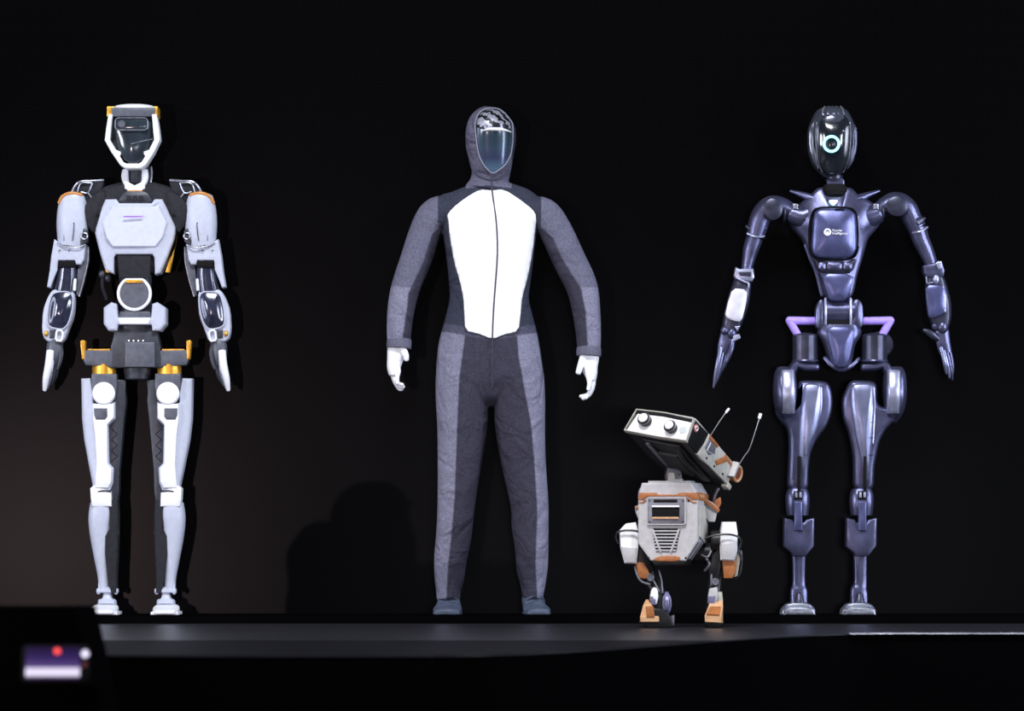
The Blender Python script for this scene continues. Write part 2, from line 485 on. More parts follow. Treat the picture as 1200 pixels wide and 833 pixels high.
# torso ------------------------------------------------------------
P = PT()
P.loft([(160.4, 214, -8, 22, 13), (160.4, 222, -8, 46, 19), (160.4, 236, -8, 56, 23), (160.4, 262, -8, 55, 25), (160.4, 285, -8, 46, 24), (160.4, 305, -8, 36, 22), (160.4, 320, -8, 26, 18)], n=28, sub=4, pw=2.6)
torso = P.done('torso', M['fabric'], R1, 'dark fabric covered upper body')
ch = [(125, 235), (138, 235), (141.5, 239.8), (179.2, 239.8), (183, 235), (191.5, 235), (199, 250), (207.5, 267), (205.3, 281), (197, 303), (189.3, 321), (182.8, 323), (182.3, 303), (180, 299.5), (137.5, 299.5), (135.3, 303), (135, 322), (124.5, 318), (118.5, 299), (113.5, 280), (109.6, 265.5), (117, 250)]
def chfn(x, y): return -abs(x - 160.4) ** 2 * .0065 - max(0, y - 285) * .12
P = PT()
# faceted breast plate built of a centre field and two side fields on one curved back
P.plate(ch, -6, 24, 2.6, fn=chfn)
chest = P.done('chest_plate', W, R1, ang=20)
P = PT(); P.plate([(133, 243.5), (188, 243.5), (197, 262), (192, 280), (184, 291), (134, 291), (126, 280), (121, 262)], 18, 25.6, 1.3, fn=lambda x, y: chfn(x, y))
P.done('chest_panel', M['shell_m'], chest, ang=18)
P = PT(); P.plate([(146.5, 256.5), (147.5, 255), (169.5, 255), (168.8, 256.4), (149.5, 256.4)], 24, 25.9, .1, fn=chfn); P.done('chest_mark', M['purpleline'], chest)
P = PT(); P.plate([(139, 238), (145, 227.5), (150, 225.5), (169, 225.5), (175, 227.5), (180.5, 238), (174, 239.3), (146, 239.3)], 0, 17, 2, crown=1.5)
P.done('collar', G, torso)
for k_ in range(3):
    P = PT(); P.box(150 + k_ * 7, 155 + k_ * 7, 231, 237, 16, 19.2, .5); P.done('collar_vent', M['fabric'], torso)
for poly in ([(205.6, 289), (208, 277), (203.5, 303), (199.7, 320), (194.5, 320), (200, 303)], [(124, 315), (128, 313), (129, 321), (125, 320)]):
    P = PT(); P.plate(poly, 0, 11, .8); P.done('side_accent', M['gold'], chest)
for x in (114, 121):
    P = PT(); P.ball((x + 6, 322 + (x - 114) * .6, 2), 4.2, 4.8, 4); P.done('hose_fitting', G, torso)
P = PT(); P.tube([(121, 322, 2), (120, 335, 0), (124, 350, -6)], 2.0); P.done('hose', M['fabric'], torso)
# dark webbing between chest and arms
for s_ in (-1, 1):
    f = lambda x: 160.4 + s_ * (x - 160.4)
    P = PT(); P.plate([(f(196), 222), (f(213), 231), (f(222), 245), (f(219), 262), (f(210), 276), (f(205), 262), (f(196), 245)], -16, 13, 3, crown=3, smooth=1)
    P.done('shoulder_webbing', M['fabric'], torso)
    P = PT(); P.box(min(f(203.5), f(209)), max(f(203.5), f(209)), 252, 255, 10, 15, .6); P.done('strap_clip', M['black'], torso)

# abdomen ------------------------------------------------------------
P = PT()
P.loft([(158, 296, -6, 21, 20), (158, 318, -6, 20, 20), (159, 340, -6, 18, 19), (159, 360, -6, 19, 20), (159.5, 384, -6, 23, 21), (160.5, 402, -6, 26, 22)], n=24, pw=3.2)
ab = P.done('abdomen', G, R1, 'dark slim waist')
P = PT(); P.plate([(139, 301), (178, 301), (177, 327), (141, 327)], 12, 17, 1.5); P.done('waist_cover', M['fabric'], ab)
P = PT(); P.cyl((159, 345.3, 13), 'd', 17.2, 12, 1.2, n=40); P.done('waist_disc', GP, ab)
P = PT(); P.ringtube((159, 345.3, 18), 18.6, 1.9, n=44, a0=-62, a1=242); P.tube([(150.3, 329.0, 18), (168, 329.0, 18)], 1.6, n=8, sub=1); P.done('waist_ring', WB, ab)
P = PT(); P.box(149.5, 168, 329.2, 333, 15, 21, .6); P.done('waist_clip', M['gold'], ab)
P = PT(); P.plate([(142, 366), (177, 366), (179.5, 374), (139.8, 374)], 10, 17.5, 1); P.done('waist_gusset', GP, ab)
pel = [(123, 361.5), (132.5, 355.3), (138.8, 357.5), (140.3, 373.2), (179, 373.2), (180.3, 357.5), (186, 355.3), (195.6, 361.5), (195.6, 380.5), (189.3, 388.8), (180.5, 389), (179.5, 382), (140.5, 382), (139, 389), (129, 388.8), (123, 380.5)]
P = PT(); P.plate(pel, -14, 24, 2.6, fn=lambda x, y: -max(0, abs(x - 159) - 22) * .5); pv = P.done('pelvis_guard', W, R1, ang=18)
P = PT(); P.plate([(140.5, 374), (179, 374), (176, 381.2), (143, 381.2)], 18, 25.4, .8); P.done('guard_strip', WB, pv)

# hip --------------------------------------------------------------
P = PT(); P.plate([(136, 385), (184, 385), (187, 396), (189, 407), (191, 432), (130, 432), (131, 407), (134, 396)], -16, 15, 2)
hip = P.done('hip_block', G, R1)
P = PT(); P.box(148.3, 183, 402, 431.3, 8, 20, 1.4); P.done('hip_cover', GP, hip)
for k_ in range(4):
    P = PT(); P.ball((152.3 + k_ * 5.6, 400.2, 16), .95, .95, .95, n=10, m=6); P.done('indicator_light', M['dot'], hip)
for s_ in (-1, 1):
    f = lambda x: 160.4 + s_ * (x - 160.4)
    P = PT(); P.plate([(f(184), 411.5), (f(220), 411), (f(221.5), 424), (f(219), 428.5), (f(184), 431)], -8, 14, 1.4); P.done('hip_bar', GP, hip)
    P = PT(); P.box(min(f(191), f(217)), max(f(191), f(217)), 409.7, 412, -4, 12, .4); P.done('gold_rail', M['gold'], hip)
    P = PT(); P.plate([(f(219.5), 400), (f(223.5), 399.3), (f(225.3), 400.5), (f(223.6), 421.5), (f(219.8), 422)], -2, 14, .9); P.done('hip_handle', M['gold'], hip)
    P = PT(); P.cyl((f(198.5), 433, 0), 'y', 14.2, 13, .8, n=32); P.done('hip_motor', M['gold'], hip)
P = PT(); P.cyl((161, 438, -2), 'y', 16.5, 15, 1.5, n=32, r2=15); P.done('pelvis_motor', G, hip)

# legs -------------------------------------------------------------
for s_ in (-1, 1):
    f = lambda x: 160.4 + s_ * (x - 160.4)
    q = lambda L: [(f(2 * 160.4 - x), y) for x, y in L]     # polygons below are read off the left leg
    lx = lambda x: f(2 * 160.4 - x)
    P = PT(); P.plate(q([(108.3, 438.5), (138, 438.5), (138.5, 452), (136, 470), (112, 470), (108.3, 452)]), -14, 14, 2); lg = P.done('hip_joint', GP, R1)
    P = PT()
    P.plate(q([(95, 443.8), (106.8, 443.5), (109.5, 458), (110, 472), (122, 476), (136, 471), (136, 491), (128, 499), (129, 543), (134.4, 549), (133.5, 566), (130, 575), (110.3, 575), (104, 543), (98.6, 515), (96, 491)]),
            -12, 12, 3.0, fn=lambda x, y: -max(0, abs(x - 160.4) - 46) * .55)
    th = P.done('thigh', W, R1, ang=22)
    P = PT(); P.plate(q([(110.5, 474), (135, 474), (134.5, 490), (127, 498), (127, 544), (132, 549.5), (131.5, 565), (128, 572), (112.5, 572), (114.5, 543), (112.8, 510), (110.3, 492)]), 6, 14.5, 1.2); P.done('thigh_plate', WB, th)
    P = PT(); P.plate(q([(111.5, 479), (127, 479), (127.3, 488.5), (124.5, 492.3), (114, 492.3), (111.8, 487)]), 10, 15.3, .6); P.done('thigh_window', GP, th)
    P = PT(); P.cyl((lx(122.9), 461.8, 9), 'd', 13.4, 14, 1.6, n=40); P.done('hip_disc', WB, th)
    P = PT(); P.plate(q([(127, 445), (146, 445), (148.3, 470), (146, 492), (143.5, 520), (140.5, 552), (140, 576), (138, 592), (127, 592), (127, 500)]), -18, 5, 2.5)
    P.tube([(lx(146.5), 447, 3), (lx(145.5), 468, 3.5), (lx(142.5), 492, 3)], 1.3); inn = P.done('inner_thigh', G, th)
    for k_ in range(3):
        y0 = 503 + k_ * 13
        P = PT(); P.tube([(lx(131.5), y0, 5), (lx(138), y0 + 6, 5), (lx(131.5), y0 + 12, 5)], .7, n=6, sub=1); P.done('lattice_rib', M['fabric'], th)
    P = PT(); P.plate(q([(106.8, 572.5), (111, 569), (131.5, 576), (132, 594), (108.8, 594), (107.3, 584)]), -12, 13, 2, crown=1.5); kn = P.done('knee_cap', WB, R1)
    P = PT(); P.tube([(lx(113.5), 577.5, 12.8), (lx(122), 575.3, 14.6), (lx(131), 576.3, 13.5)], .8, n=6); P.done('knee_slot', M['black'], kn)
    P = PT(); P.loft([(lx(119), 590, -3, 13.3, 15), (lx(118), 603, -3, 14.2, 16), (lx(117), 614, -3, 13.3, 16), (lx(117.5), 632, -3, 11.5, 14.5), (lx(119), 655, -3, 8.6, 12), (lx(121.2), 676, -3, 6.8, 9.5), (lx(121.8), 692, -3, 6.6, 8.5)], n=20, pw=2.8)
    sh = P.done('shin', W, R1)
    P = PT(); P.plate(q([(127.5, 586), (138.5, 586), (139.6, 605), (139.3, 626), (138.5, 650), (137.3, 674), (137.5, 695), (131, 695), (127, 676), (124, 650), (123.6, 628), (129.5, 620), (129, 600)]), -16, 11.0, 2.4, crown=0); P.done('calf_panel', M['fabric'], sh)
    P = PT(); P.tube([(lx(135), 592, 9), (lx(138), 606, 8), (lx(139), 626, 6)], .8, n=6); P.done('calf_rod', M['silver'], sh)
    P = PT(); P.tube([(lx(110.5), 578, 9), (lx(110.3), 590, 10)], 1.0, n=6, sub=1); P.done('knee_pin', GP, kn)
    P = PT(); P.box(lx(114) if s_ < 0 else lx(139), lx(139) if s_ < 0 else lx(114), 690, 694.6, -4, 9, .8)
    for xx in (116, 136.6): P.ball((lx(xx), 693, 6), 2.6, 4.0, 3.5, n=12, m=8)
    for xx in (116.8, 135): P.loft([(lx(xx), 683, 2, 1.5, 2), (lx(xx), 692, 3, 1.6, 2)], n=8, sub=1)
    an = P.done('ankle_bracket', W, R1)
    P = PT(); P.loft([(lx(126), 688, 0, 5, 5), (lx(126), 696, 0, 5, 6), (lx(126), 701, 0, 6, 8), (lx(126), 704, 0, 10.5, 11), (lx(126), 711, 2, 11, 14)], n=16, sub=3, pw=3.5); P.done('ankle', W, R1)
    P = PT()
    P.loft([(lx(125), 714.5, -24, 9, 4), (lx(125), 714, -12, 13, 5.2), (lx(124.6), 713.8, 8, 15, 6), (lx(124.4), 715.5, 26, 15.5, 4.4), (lx(124.4), 717, 42, 12.5, 2.8)], n=20, sub=3, pw=3.5, side=(1, 0, 0), round1=3, round0=4)
    P.box(lx(125) - 16, lx(125) + 16, 716.5, 720, -24, 40, .8)
    P.done('foot', WB, R1)

# arms -------------------------------------------------------------
for s_ in (-1, 1):
    lx = lambda x: 160.4 + s_ * (160.4 - x)
    q = lambda L: [(lx(x), y) for x, y in L]
    # shoulder cage
    P = PT()
    P.tube([(lx(84), 228, 2), (lx(88), 220, 6), (lx(95), 214, 8), (lx(108), 213, 6), (lx(121), 211.8, 2)], 1.5)
    P.tube([(lx(92), 226, 8), (lx(96), 216, 10), (lx(108), 215.5, 9)], 1.0)
    P.tube([(lx(96), 226, 10), (lx(104), 227, 10), (lx(109), 216, 9)], 1.0)
    P.tube([(lx(104), 227, 10), (lx(110), 235, 9), (lx(113), 244, 8)], .9)
    sc = P.done('shoulder_cage', M['silver'], R1)
    P = PT(); P.plate(q([(86, 228), (92, 216), (108, 214), (122, 214), (118, 232), (108, 244), (96, 236)]), -14, 6, 2, crown=2); P.done('shoulder_core', M['fabric'], sc)
    P = PT(); P.loft([(lx(86), 231, 0, 15, 15), (lx(86), 245, 0, 18.3, 17), (lx(85.5), 262, 0, 19.2, 18), (lx(85), 278, 0, 18, 17), (lx(83.5), 289, 0, 16, 15)], n=24, pw=2.3, round0=5)
    ua = P.done('upper_arm', W, R1)
    P = PT(); P.tube([(lx(70.2), 238.5, 8), (lx(74), 232, 11), (lx(81), 228.3, 13), (lx(89), 227.8, 12.5), (lx(96), 229.5, 11)], 2.0); P.done('shoulder_band', M['orange'], ua)
    P = PT(); P.tube([(lx(88.7), 265, 18), (lx(88.2), 272, 18.2), (lx(86.8), 283, 17)], .55, n=6); P.tube([(lx(77), 258, 16), (lx(76.5), 283, 15)], .4, n=6, sub=2)
    P.ball((lx(88.4), 263.2, 18.2), .9, .9, .6, n=8, m=5); P.done('panel_groove', G, ua)
    P = PT(); P.plate(q([(99, 268), (104.6, 272), (104, 284), (98, 290), (94, 284)]), -6, 14, 2); P.done('arm_actuator', G, ua)
    P = PT(); P.ringtube((lx(100.5), 278, 15), 3.6, .9, n=18); P.done('actuator_ring', M['silver'], ua)
    P = PT(); P.tube([(lx(69), 286, 12), (lx(78), 290, 15), (lx(92), 291.5, 15.5), (lx(101), 288, 13)], 1.0); P.done('arm_trim', M['silver'], ua)
    # elbow
    P = PT(); P.plate(q([(64.5, 281), (72, 286), (84, 291), (97, 291), (101.5, 287), (99.5, 305), (96, 311), (90, 311), (88.5, 306), (69.5, 306), (68.5, 317), (65, 325), (60, 338), (55.8, 337), (59, 318), (61, 300)]), -12, 13, 2, fn=lambda x, y: -abs(abs(x - 160.4) - 78) * .15)
    el = P.done('elbow_housing', W, R1, ang=22)
    for xx in (71, 82.5):
        P = PT(); P.cyl((lx(xx), 294.5, 13), 'd', .9, 1.6, .2, n=10); P.done('housing_screw', G, el)
    P = PT(); P.plate(q([(94, 290), (104, 289), (103.8, 306), (98.5, 330), (93, 348), (89.5, 346), (91, 318)]), -15, 4, 1.6); P.done('inner_cover', GP, el)
    P = PT(); P.tube([(lx(103.8), 291, 4), (lx(103.2), 308, 4), (lx(98.3), 330, 4), (lx(93.2), 347.5, 4)], .9, n=6); P.done('cover_edge', M['silver'], el)
    P = PT(); P.loft([(lx(80), 303, -2, 10, 12), (lx(79), 318, -2, 11.8, 13), (lx(78), 330, -2, 12.3, 13), (lx(76), 342, -2, 13, 13)], n=20, pw=2.4); P.done('elbow_joint', M['armglass'], R1, 'dark glossy elbow')
    P = PT(); P.box(min(lx(70), lx(89)), max(lx(70), lx(89)), 306.5, 314.5, 6, 13, 1); P.done('elbow_shroud', M['black'], el)
    P = PT(); P.loft([(lx(89), 329, 9, 1.8, 2.5), (lx(88.2), 340, 9, 2.0, 2.5)], n=10, sub=1, round0=2, round1=2); P.done('elbow_tab', WB, el)
    # forearm
    P = PT(); P.plate(q([(61, 341.5), (66, 339.2), (82, 338.8), (88, 342.7), (88.3, 356), (86.6, 372), (81, 386), (75.6, 401), (66, 402.5), (53, 399.5), (49.6, 388), (51, 364), (56, 350)]), -13, 8, 2.4, smooth=1)
    fa = P.done('forearm', W, R1)
    P = PT(); P.plate(q([(64, 344.5), (80, 343), (86, 347.5), (85.6, 362), (80.5, 380), (74, 386.5), (59, 383), (57.5, 375), (59.5, 358)]), 2, 12, 2, crown=4, smooth=2)
    P.done('forearm_cover', M['armglass'], fa)
    P = PT(); P.frame(q([(62, 343), (80.5, 341.3), (87.3, 346.5), (87, 362), (82, 381), (74.5, 388.2), (57.6, 384.5), (55.6, 375), (57.6, 358)]), 1.5, 5, 11.5, smooth=2); P.done('cover_rim', M['shell'], fa)
    P = PT(); P.frame(q([(67, 386), (76.5, 388), (74.8, 402), (65, 400.5)]), 2.2, 6, 13.5, smooth=1); P.done('wrist_bracket', WB, fa)
    P = PT(); P.ball((lx(55.2), 391.5, 9), 2.4, 3.6, 2.5, n=12, m=8); P.done('wrist_knob', M['gold'], fa)
    P = PT(); P.box(min(lx(59), lx(66)), max(lx(59), lx(66)), 387, 397, 4, 10, 1.2); P.done('wrist_motor', G, fa)
    # hand: a dark palm with five jointed fingers pointing down
    P = PT(); P.loft([(lx(66), 398, 0, 8, 8), (lx(64.5), 406, 0, 9.8, 10), (lx(63.5), 418, 0, 8.8, 10), (lx(64), 428, -1, 6.5, 7)], n=16, pw=2.5); hd = P.done('hand', M['grey_panel'], R1)
    fingers = [  # root, bend, tip
        ((60, 412, 9), (58.3, 428, 11), (54.8, 444, 9), (52.8, 457.5, 5)),
        ((62.5, 414, 5), (61, 432, 8), (58, 446, 6), (55.5, 455, 3)),
        ((65, 416, 1), (64, 432, 2), (61.5, 444, 1), (59, 452, -1)),
        ((67, 418, -4), (66.5, 430, -4), (65, 440, -4), (63, 446, -5)),
    ]
    for i, fg in enumerate(fingers):
        P = PT(); rr = (4.6, 3.0, 3.0, 2.8)[i]
        P.loft([(lx(p[0]), p[1], p[2], rr * (1, 1, .85, .5)[j], rr * (1, 1, .85, .5)[j]) for j, p in enumerate(fg)], n=12, sub=4, round0=1.5, round1=1.5)
        P.done('finger', WB if i == 0 else (M['silver'] if i == 1 else G), hd)
    P = PT(); P.loft([(lx(68.5), 402, 5, 3.4, 3.4), (lx(72.3), 412, 7, 3.2, 3), (lx(71.3), 424, 8, 2.4, 2.4), (lx(68.5), 433, 8, 1.6, 1.6)], n=12, sub=4, round0=1, round1=1); P.done('thumb', G, hd)

# ================================================================== RIGHT: violet-grey humanoid robot, flat on the LED screen, given depth here
CX = 981.0
mp = figmap(CX, 720, KF)
R3 = fig_root('screen_robot_figure', CX, 'LED screen image, built solid, of a violet-grey metal humanoid robot with a glowing ring on its face, rightmost of the tall figures', 'robot')
PM = M['p_metal']; PD = M['p_dark']; PL = M['p_light']; PP = M['p_panel']
# head
P = PT()
P.loft([(973.5, 208, -2, 8, 8), (973.5, 200, -2, 16, 17), (974, 186, -2, 24, 25), (974.8, 168, -3, 28, 30), (975, 152, -3, 28.2, 31), (975, 138, -3, 23, 29), (975, 129, -3, 17, 22), (975, 125.6, -3, 9, 12)], n=28, sub=4, pw=2.3, round1=.8)
head = P.done('head', M['p_head'], R3, 'dark glossy egg-shaped head')
P = PT(); P.plate([(957, 150), (961, 139), (968, 135), (984, 135), (991, 139), (995, 150), (994, 178), (990, 196), (981, 207), (967, 207), (960, 196), (957.5, 178)], 6, 27, 3, crown=5, smooth=2, fn=lambda x, y: -((y - 165) / 42) ** 2 * 9)
P.done('face_plate', M['p_face'], head)
P = PT(); P.ringtube((971.8, 172, 34.0), 8.7, 1.6, n=40); P.done('face_ring', M['ring'], head, 'glowing pale blue ring')
P = PT()
for k_ in range(5): P.tube([(962 + k_ * 6.2, 136, 24), (963.5 + k_ * 5.6, 129.5, 17), (966 + k_ * 4.6, 126, 8)], .9, n=6)
P.done('crown_ribs', M['silver'], head)
for s_ in (-1, 1):
    x = lambda v: 975 + s_ * v
    P = PT(); P.plate([(x(19), 140), (x(26), 148), (x(28.6), 152), (x(28.6), 176), (x(23), 194), (x(14), 203), (x(19), 186), (x(20.5), 165)], -12, 17, 3, crown=2, smooth=1); P.done('cheek_panel', PD if s_ > 0 else M['p_head'], head)
    P = PT(); P.tube([(x(19.3), 146, 19.5), (x(20.3), 165, 21), (x(18), 188, 18), (x(12.5), 203, 12)], .8, n=6); P.done('face_seam', M['silver'], head)
for (x_, y_) in ((962.5, 137), (968, 136.4), (975, 136.4), (986, 156.5)):
    P = PT(); P.ball((x_, y_, 27.5 if y_ < 150 else 29.5), 1.5, 1.2, 1.2, n=10, m=6); P.done('sensor_dot', M['p_light'], head)
# neck
P = PT(); P.cyl((978, 215, -4), 'y', 9.5, 20, 1, n=24); neck = P.done('neck', PD, R3)
for y_ in (211.5, 218):
    P = PT(); P.ringtube((978, y_, -4), 9.5, 1.4, axis='y', n=28); P.done('neck_ring', PM, neck)
P = PT(); P.box(968.5, 989, 210, 219, 2, 8, 1.5, r=3); P.done('neck_block', PM, neck)
# torso
tor = [(957, 221), (966, 220), (969, 227), (985, 227), (989, 220), (998, 221), (1006, 230), (1022, 237), (1032, 247), (1035, 258), (1026, 270), (1016, 281), (1011.5, 300), (1005, 320), (1000, 344), (994, 353.5), (969, 353.5), (965, 344), (959.5, 320), (949, 301), (941.5, 281), (930, 268), (926, 259), (928, 248), (938, 238), (948, 231)]
P = PT(); P.plate(tor, -24, 10, 4, crown=12, smooth=1, fn=lambda x, y: -max(0, abs(x - 979) - 30) * .35)
tor_o = P.done('torso', PM, R3, ang=50)
P = PT(); P.loft([(977.5, 218, 5, 13, 8), (977.5, 227, 7, 15, 9), (977.5, 232, 10, 9, 6)], n=20, sub=3, pw=2.6); P.done('collar_opening', M['black'], tor_o)
P = PT(); P.plate([(952, 252), (956, 248), (961, 246), (989, 246), (996, 249), (1001, 254), (1002.5, 292), (998, 301), (991, 304.5), (958, 304.5), (951, 300), (949, 290)], 8, 29, 3.5, crown=4.5, smooth=1)
cp = P.done('chest_panel', PP, tor_o, 'rounded violet chest cover with white print', ang=50)
P = PT(); P.frame([(949, 250), (956, 243.5), (995, 243.5), (1003, 250), (1005.5, 270), (1005.2, 296), (998, 307), (956, 307), (947, 298), (945.5, 270)], 2.0, 12, 22.5, smooth=2); P.done('chest_groove', M['black'], tor_o)
P = PT(); P.tube([(1003.8, 256, 23), (1005.2, 275, 23.2), (1004.6, 290, 22.8)], 1.0, n=6); P.done('groove_edge', PL, tor_o)
P = PT(); P.plate([(970.3, 236.3), (979.3, 236.3), (980, 238.4), (975, 243.7), (970, 238.4)], 15, 25.5, .5, smooth=1); P.done('chest_badge', M['badge'], tor_o)
P = PT(); P.box(976, 987, 247, 248.3, 20, 31, .3); P.done('chest_slot', M['black'], tor_o)
P = PT(); P.frame(circle(967.3, 274.6, 4.4, n=28), 2.1, 30, 34.5); P.plate([(965.6, 276.6), (965.9, 273.9), (968.7, 273.9), (969, 276.6)], 30, 34.5, .2); P.done('chest_emblem', M['print'], tor_o, 'white round emblem')
text_mesh('Fourier\nIntelligence', 3.9, mp, 972.8, 274.0, 34.2, 'lettering', M['print'], tor_o, 0.85)
P = PT(); P.plate([(953, 306), (960, 309), (995, 309), (1003, 305), (999, 317), (994, 321.5), (963, 321.5), (957, 317)], 10, 20.5, 1.2); P.done('belly_recess', PD, tor_o)
for (xa, xb) in ((957.5, 966), (967.5, 985), (986.5, 997)):
    P = PT(); P.plate(rrect(xa, xb, 309, 318.5, 3), 14, 23.5, 1.4, crown=1); P.done('belly_lug', PM, tor_o)
P = PT(); P.plate([(961, 322), (999, 322), (996, 340), (990, 352), (986, 354), (976, 354), (970.5, 352), (965.5, 340)], 8, 22, 2.4, crown=2, smooth=1); P.done('belly_plate', PP, tor_o)
for s_ in (-1, 1):
    b = 978.5
    x = lambda v: b + s_ * v
    P = PT(); P.loft([(x(13), 246, 4, 8, 7), (x(20), 237, 5, 7, 7), (x(32), 231.5, 3, 4.8, 5), (x(42), 227.5, 0, 3.2, 3.4), (x(52), 224, -3, 1.6, 1.6)], n=16, sub=4, round1=1.2); P.done('collar_horn', PM, tor_o)
    P = PT(); P.loft([(x(22), 244, 0, 12, 12), (x(36), 255, 0, 14, 14), (x(52), 250, 0, 11, 12)], n=20, sub=5, round0=5, round1=4); P.done('breast_lobe', PM, tor_o)
    P = PT(); P.box(min(x(44), x(50)), max(x(44), x(50)), 240, 246.5, 4, 13, 1); P.done('shoulder_bracket', M['silver'], tor_o)
    P = PT(); P.tube([(x(34), 285 if s_ > 0 else 288, 2), (x(28.5), 303, 2), (x(21), 321, 2), (x(15), 346, 2)], 3.0, n=10); P.done('flank_rail', PM, tor_o)
# waist and pelvis
P = PT(); P.cyl((983, 366, 0), 'x', 15.5, 40, 2, n=32); waist = P.done('waist_joint', PM, R3)
for (xa, xb) in ((955.5, 966.5), (995.5, 1010)):
    P = PT(); P.plate([(xa, 360), ((xa + xb) / 2, 350), (xb, 356), (xb + 1, 374), (xb - 1, 386), (xa, 386), (xa - 1, 374)], -12, 12, 2, crown=2, smooth=1); P.done('waist_fork', PM, waist)
for xx in (966.5, 995.7):
    P = PT(); P.tube([(xx, 351, 12), (xx, 366, 16), (xx, 381, 13)], 1.6); P.done('fork_edge', PL, waist)
P = PT(); P.box(968, 994.5, 376, 383, -8, 13.8, 1); P.done('joint_gap', M['black'], waist)
P = PT(); P.loft([(983.5, 381, 0, 24, 15), (983.5, 392, 0, 26, 17), (983.5, 405, 0, 19, 17), (984.5, 420, 0, 15, 15), (985, 430, 0, 12, 12)], n=24, sub=4, pw=2.8, round1=4)
pv = P.done('pelvis', PM, R3)
P = PT(); P.plate([(969, 384), (998, 384), (1000, 394), (995, 418), (991, 431), (978, 431), (974, 418), (968, 394)], 8, 19, 2.4, crown=2.5, smooth=1); P.done('pelvis_panel', PP, pv)
P = PT(); P.tube([(966, 420, 4), (974, 429, 8), (985, 434, 9), (996, 430, 8), (1006, 421, 4)], 2.4); P.done('pelvis_rim', PM, pv)
for s_ in (-1, 1):
    x = lambda v: 984 + s_ * v
    P = PT(); P.tube([(x(25), 376.6, 2), (x(59), 376, 4)], 4.7, n=14, sub=2); P.tube([(x(59), 376.5, 4), (x(47), 397, 4)], 4.5, n=14, sub=2); P.done('side_grip', M['lilac'], R3, 'lilac carrying handle at the hip')
    P = PT(); P.cyl((x(40.5), 409, 2), 'y', 15, 34, 1.8, n=32); hm = P.done('hip_motor', PD, R3)
    P = PT(); P.cyl((x(40.5), 393.5, 2), 'y', 12, 4, .8, n=28); P.ringtube((x(40.5), 392.8, 2), 12, 1.2, axis='y', n=28); P.done('motor_cap', PM, hm)
    P = PT(); P.cyl((x(40.5), 391.2, 2), 'y', 6.5, 2, .3, n=20); P.done('motor_hole', M['black'], hm)
    P = PT(); P.ringtube((x(40.5), 423.5, 2), 14.6, 1.6, axis='y', n=28); P.done('motor_ring', PM, hm)
    if s_ > 0:
        P = PT(); P.cyl((x(47), 404, -4), 'd', 15.5, 16, 2, n=28); P.done('side_motor', PD, hm)
    P = PT(); P.loft([(x(26), 431, 2, 4.5, 10), (x(40), 430, 2, 5.5, 12), (x(51), 428, 2, 5.5, 12), (x(57), 436, 2, 6, 12), (x(62), 444, 0, 6, 12)], n=16, sub=4, pw=2.6, round0=2, round1=2); P.done('hip_arm', PM, hm)
    # big hip disc seen edge-on
    P = PT(); P.loft([(x(64), 431.5, 0, 9.5, 10), (x(64.2), 440, 0, 12.7, 20), (x(64.2), 461, 0, 13.8, 27), (x(63.5), 480, 0, 11.5, 22), (x(60), 492.5, 0, 7.0, 10)], n=24, sub=4, pw=3.2, round0=2, round1=3)
    hdsc = P.done('hip_disc', PM, R3)
    P = PT(); P.loft([(x(62), 437, 8, 8, 12), (x(61.5), 461, 12, 8.6, 17.5), (x(61.5), 483, 9, 7.8, 12)], n=20, sub=4, pw=4.5, round0=2, round1=2); P.done('disc_band', PL, hdsc)
# legs: (thigh polygons are read per leg)
legs = [
    dict(th=[(934.5, 448), (940, 446), (968, 447), (973.5, 456), (975.3, 470), (974, 484), (968.5, 500), (957, 514), (949.5, 530), (946.8, 552), (947, 576), (922.5, 576), (924.3, 548), (925, 515), (923, 502), (911, 490), (908, 478), (934, 478)],
         band=[(940.5, 449), (960, 449), (962.5, 456), (962, 480), (957, 505), (948, 525), (944, 545), (943, 572), (938.5, 572), (935, 540), (936, 500), (938, 470)], edge=[(961.3, 455), (961.2, 478), (956, 500)],
         slot=(933.8, 937.2), kx=934.5, bx=935.7, sx=936, fx=934.6, ax=936),
    dict(th=[(991.5, 456), (996, 447), (1003, 446), (1024, 447), (1028, 455), (1027.5, 478), (1056, 478), (1052, 490), (1038, 502), (1031, 515), (1027, 530), (1024, 548), (1023.5, 576), (1000.5, 576), (1000.5, 548), (999.5, 530), (994, 505), (988, 492), (986, 470)],
         band=[(998, 449), (1021, 449), (1024, 456), (1024.5, 475), (1022, 505), (1019.5, 540), (1018.8, 572), (1014.5, 572), (1008, 540), (1002, 515), (996.5, 480), (996, 458)], edge=[(1023.3, 455), (1023.8, 478), (1022, 520)],
         slot=(1010.8, 1014.2), kx=1009.5, bx=1008.7, sx=1008, fx=1005, ax=1006.5)]
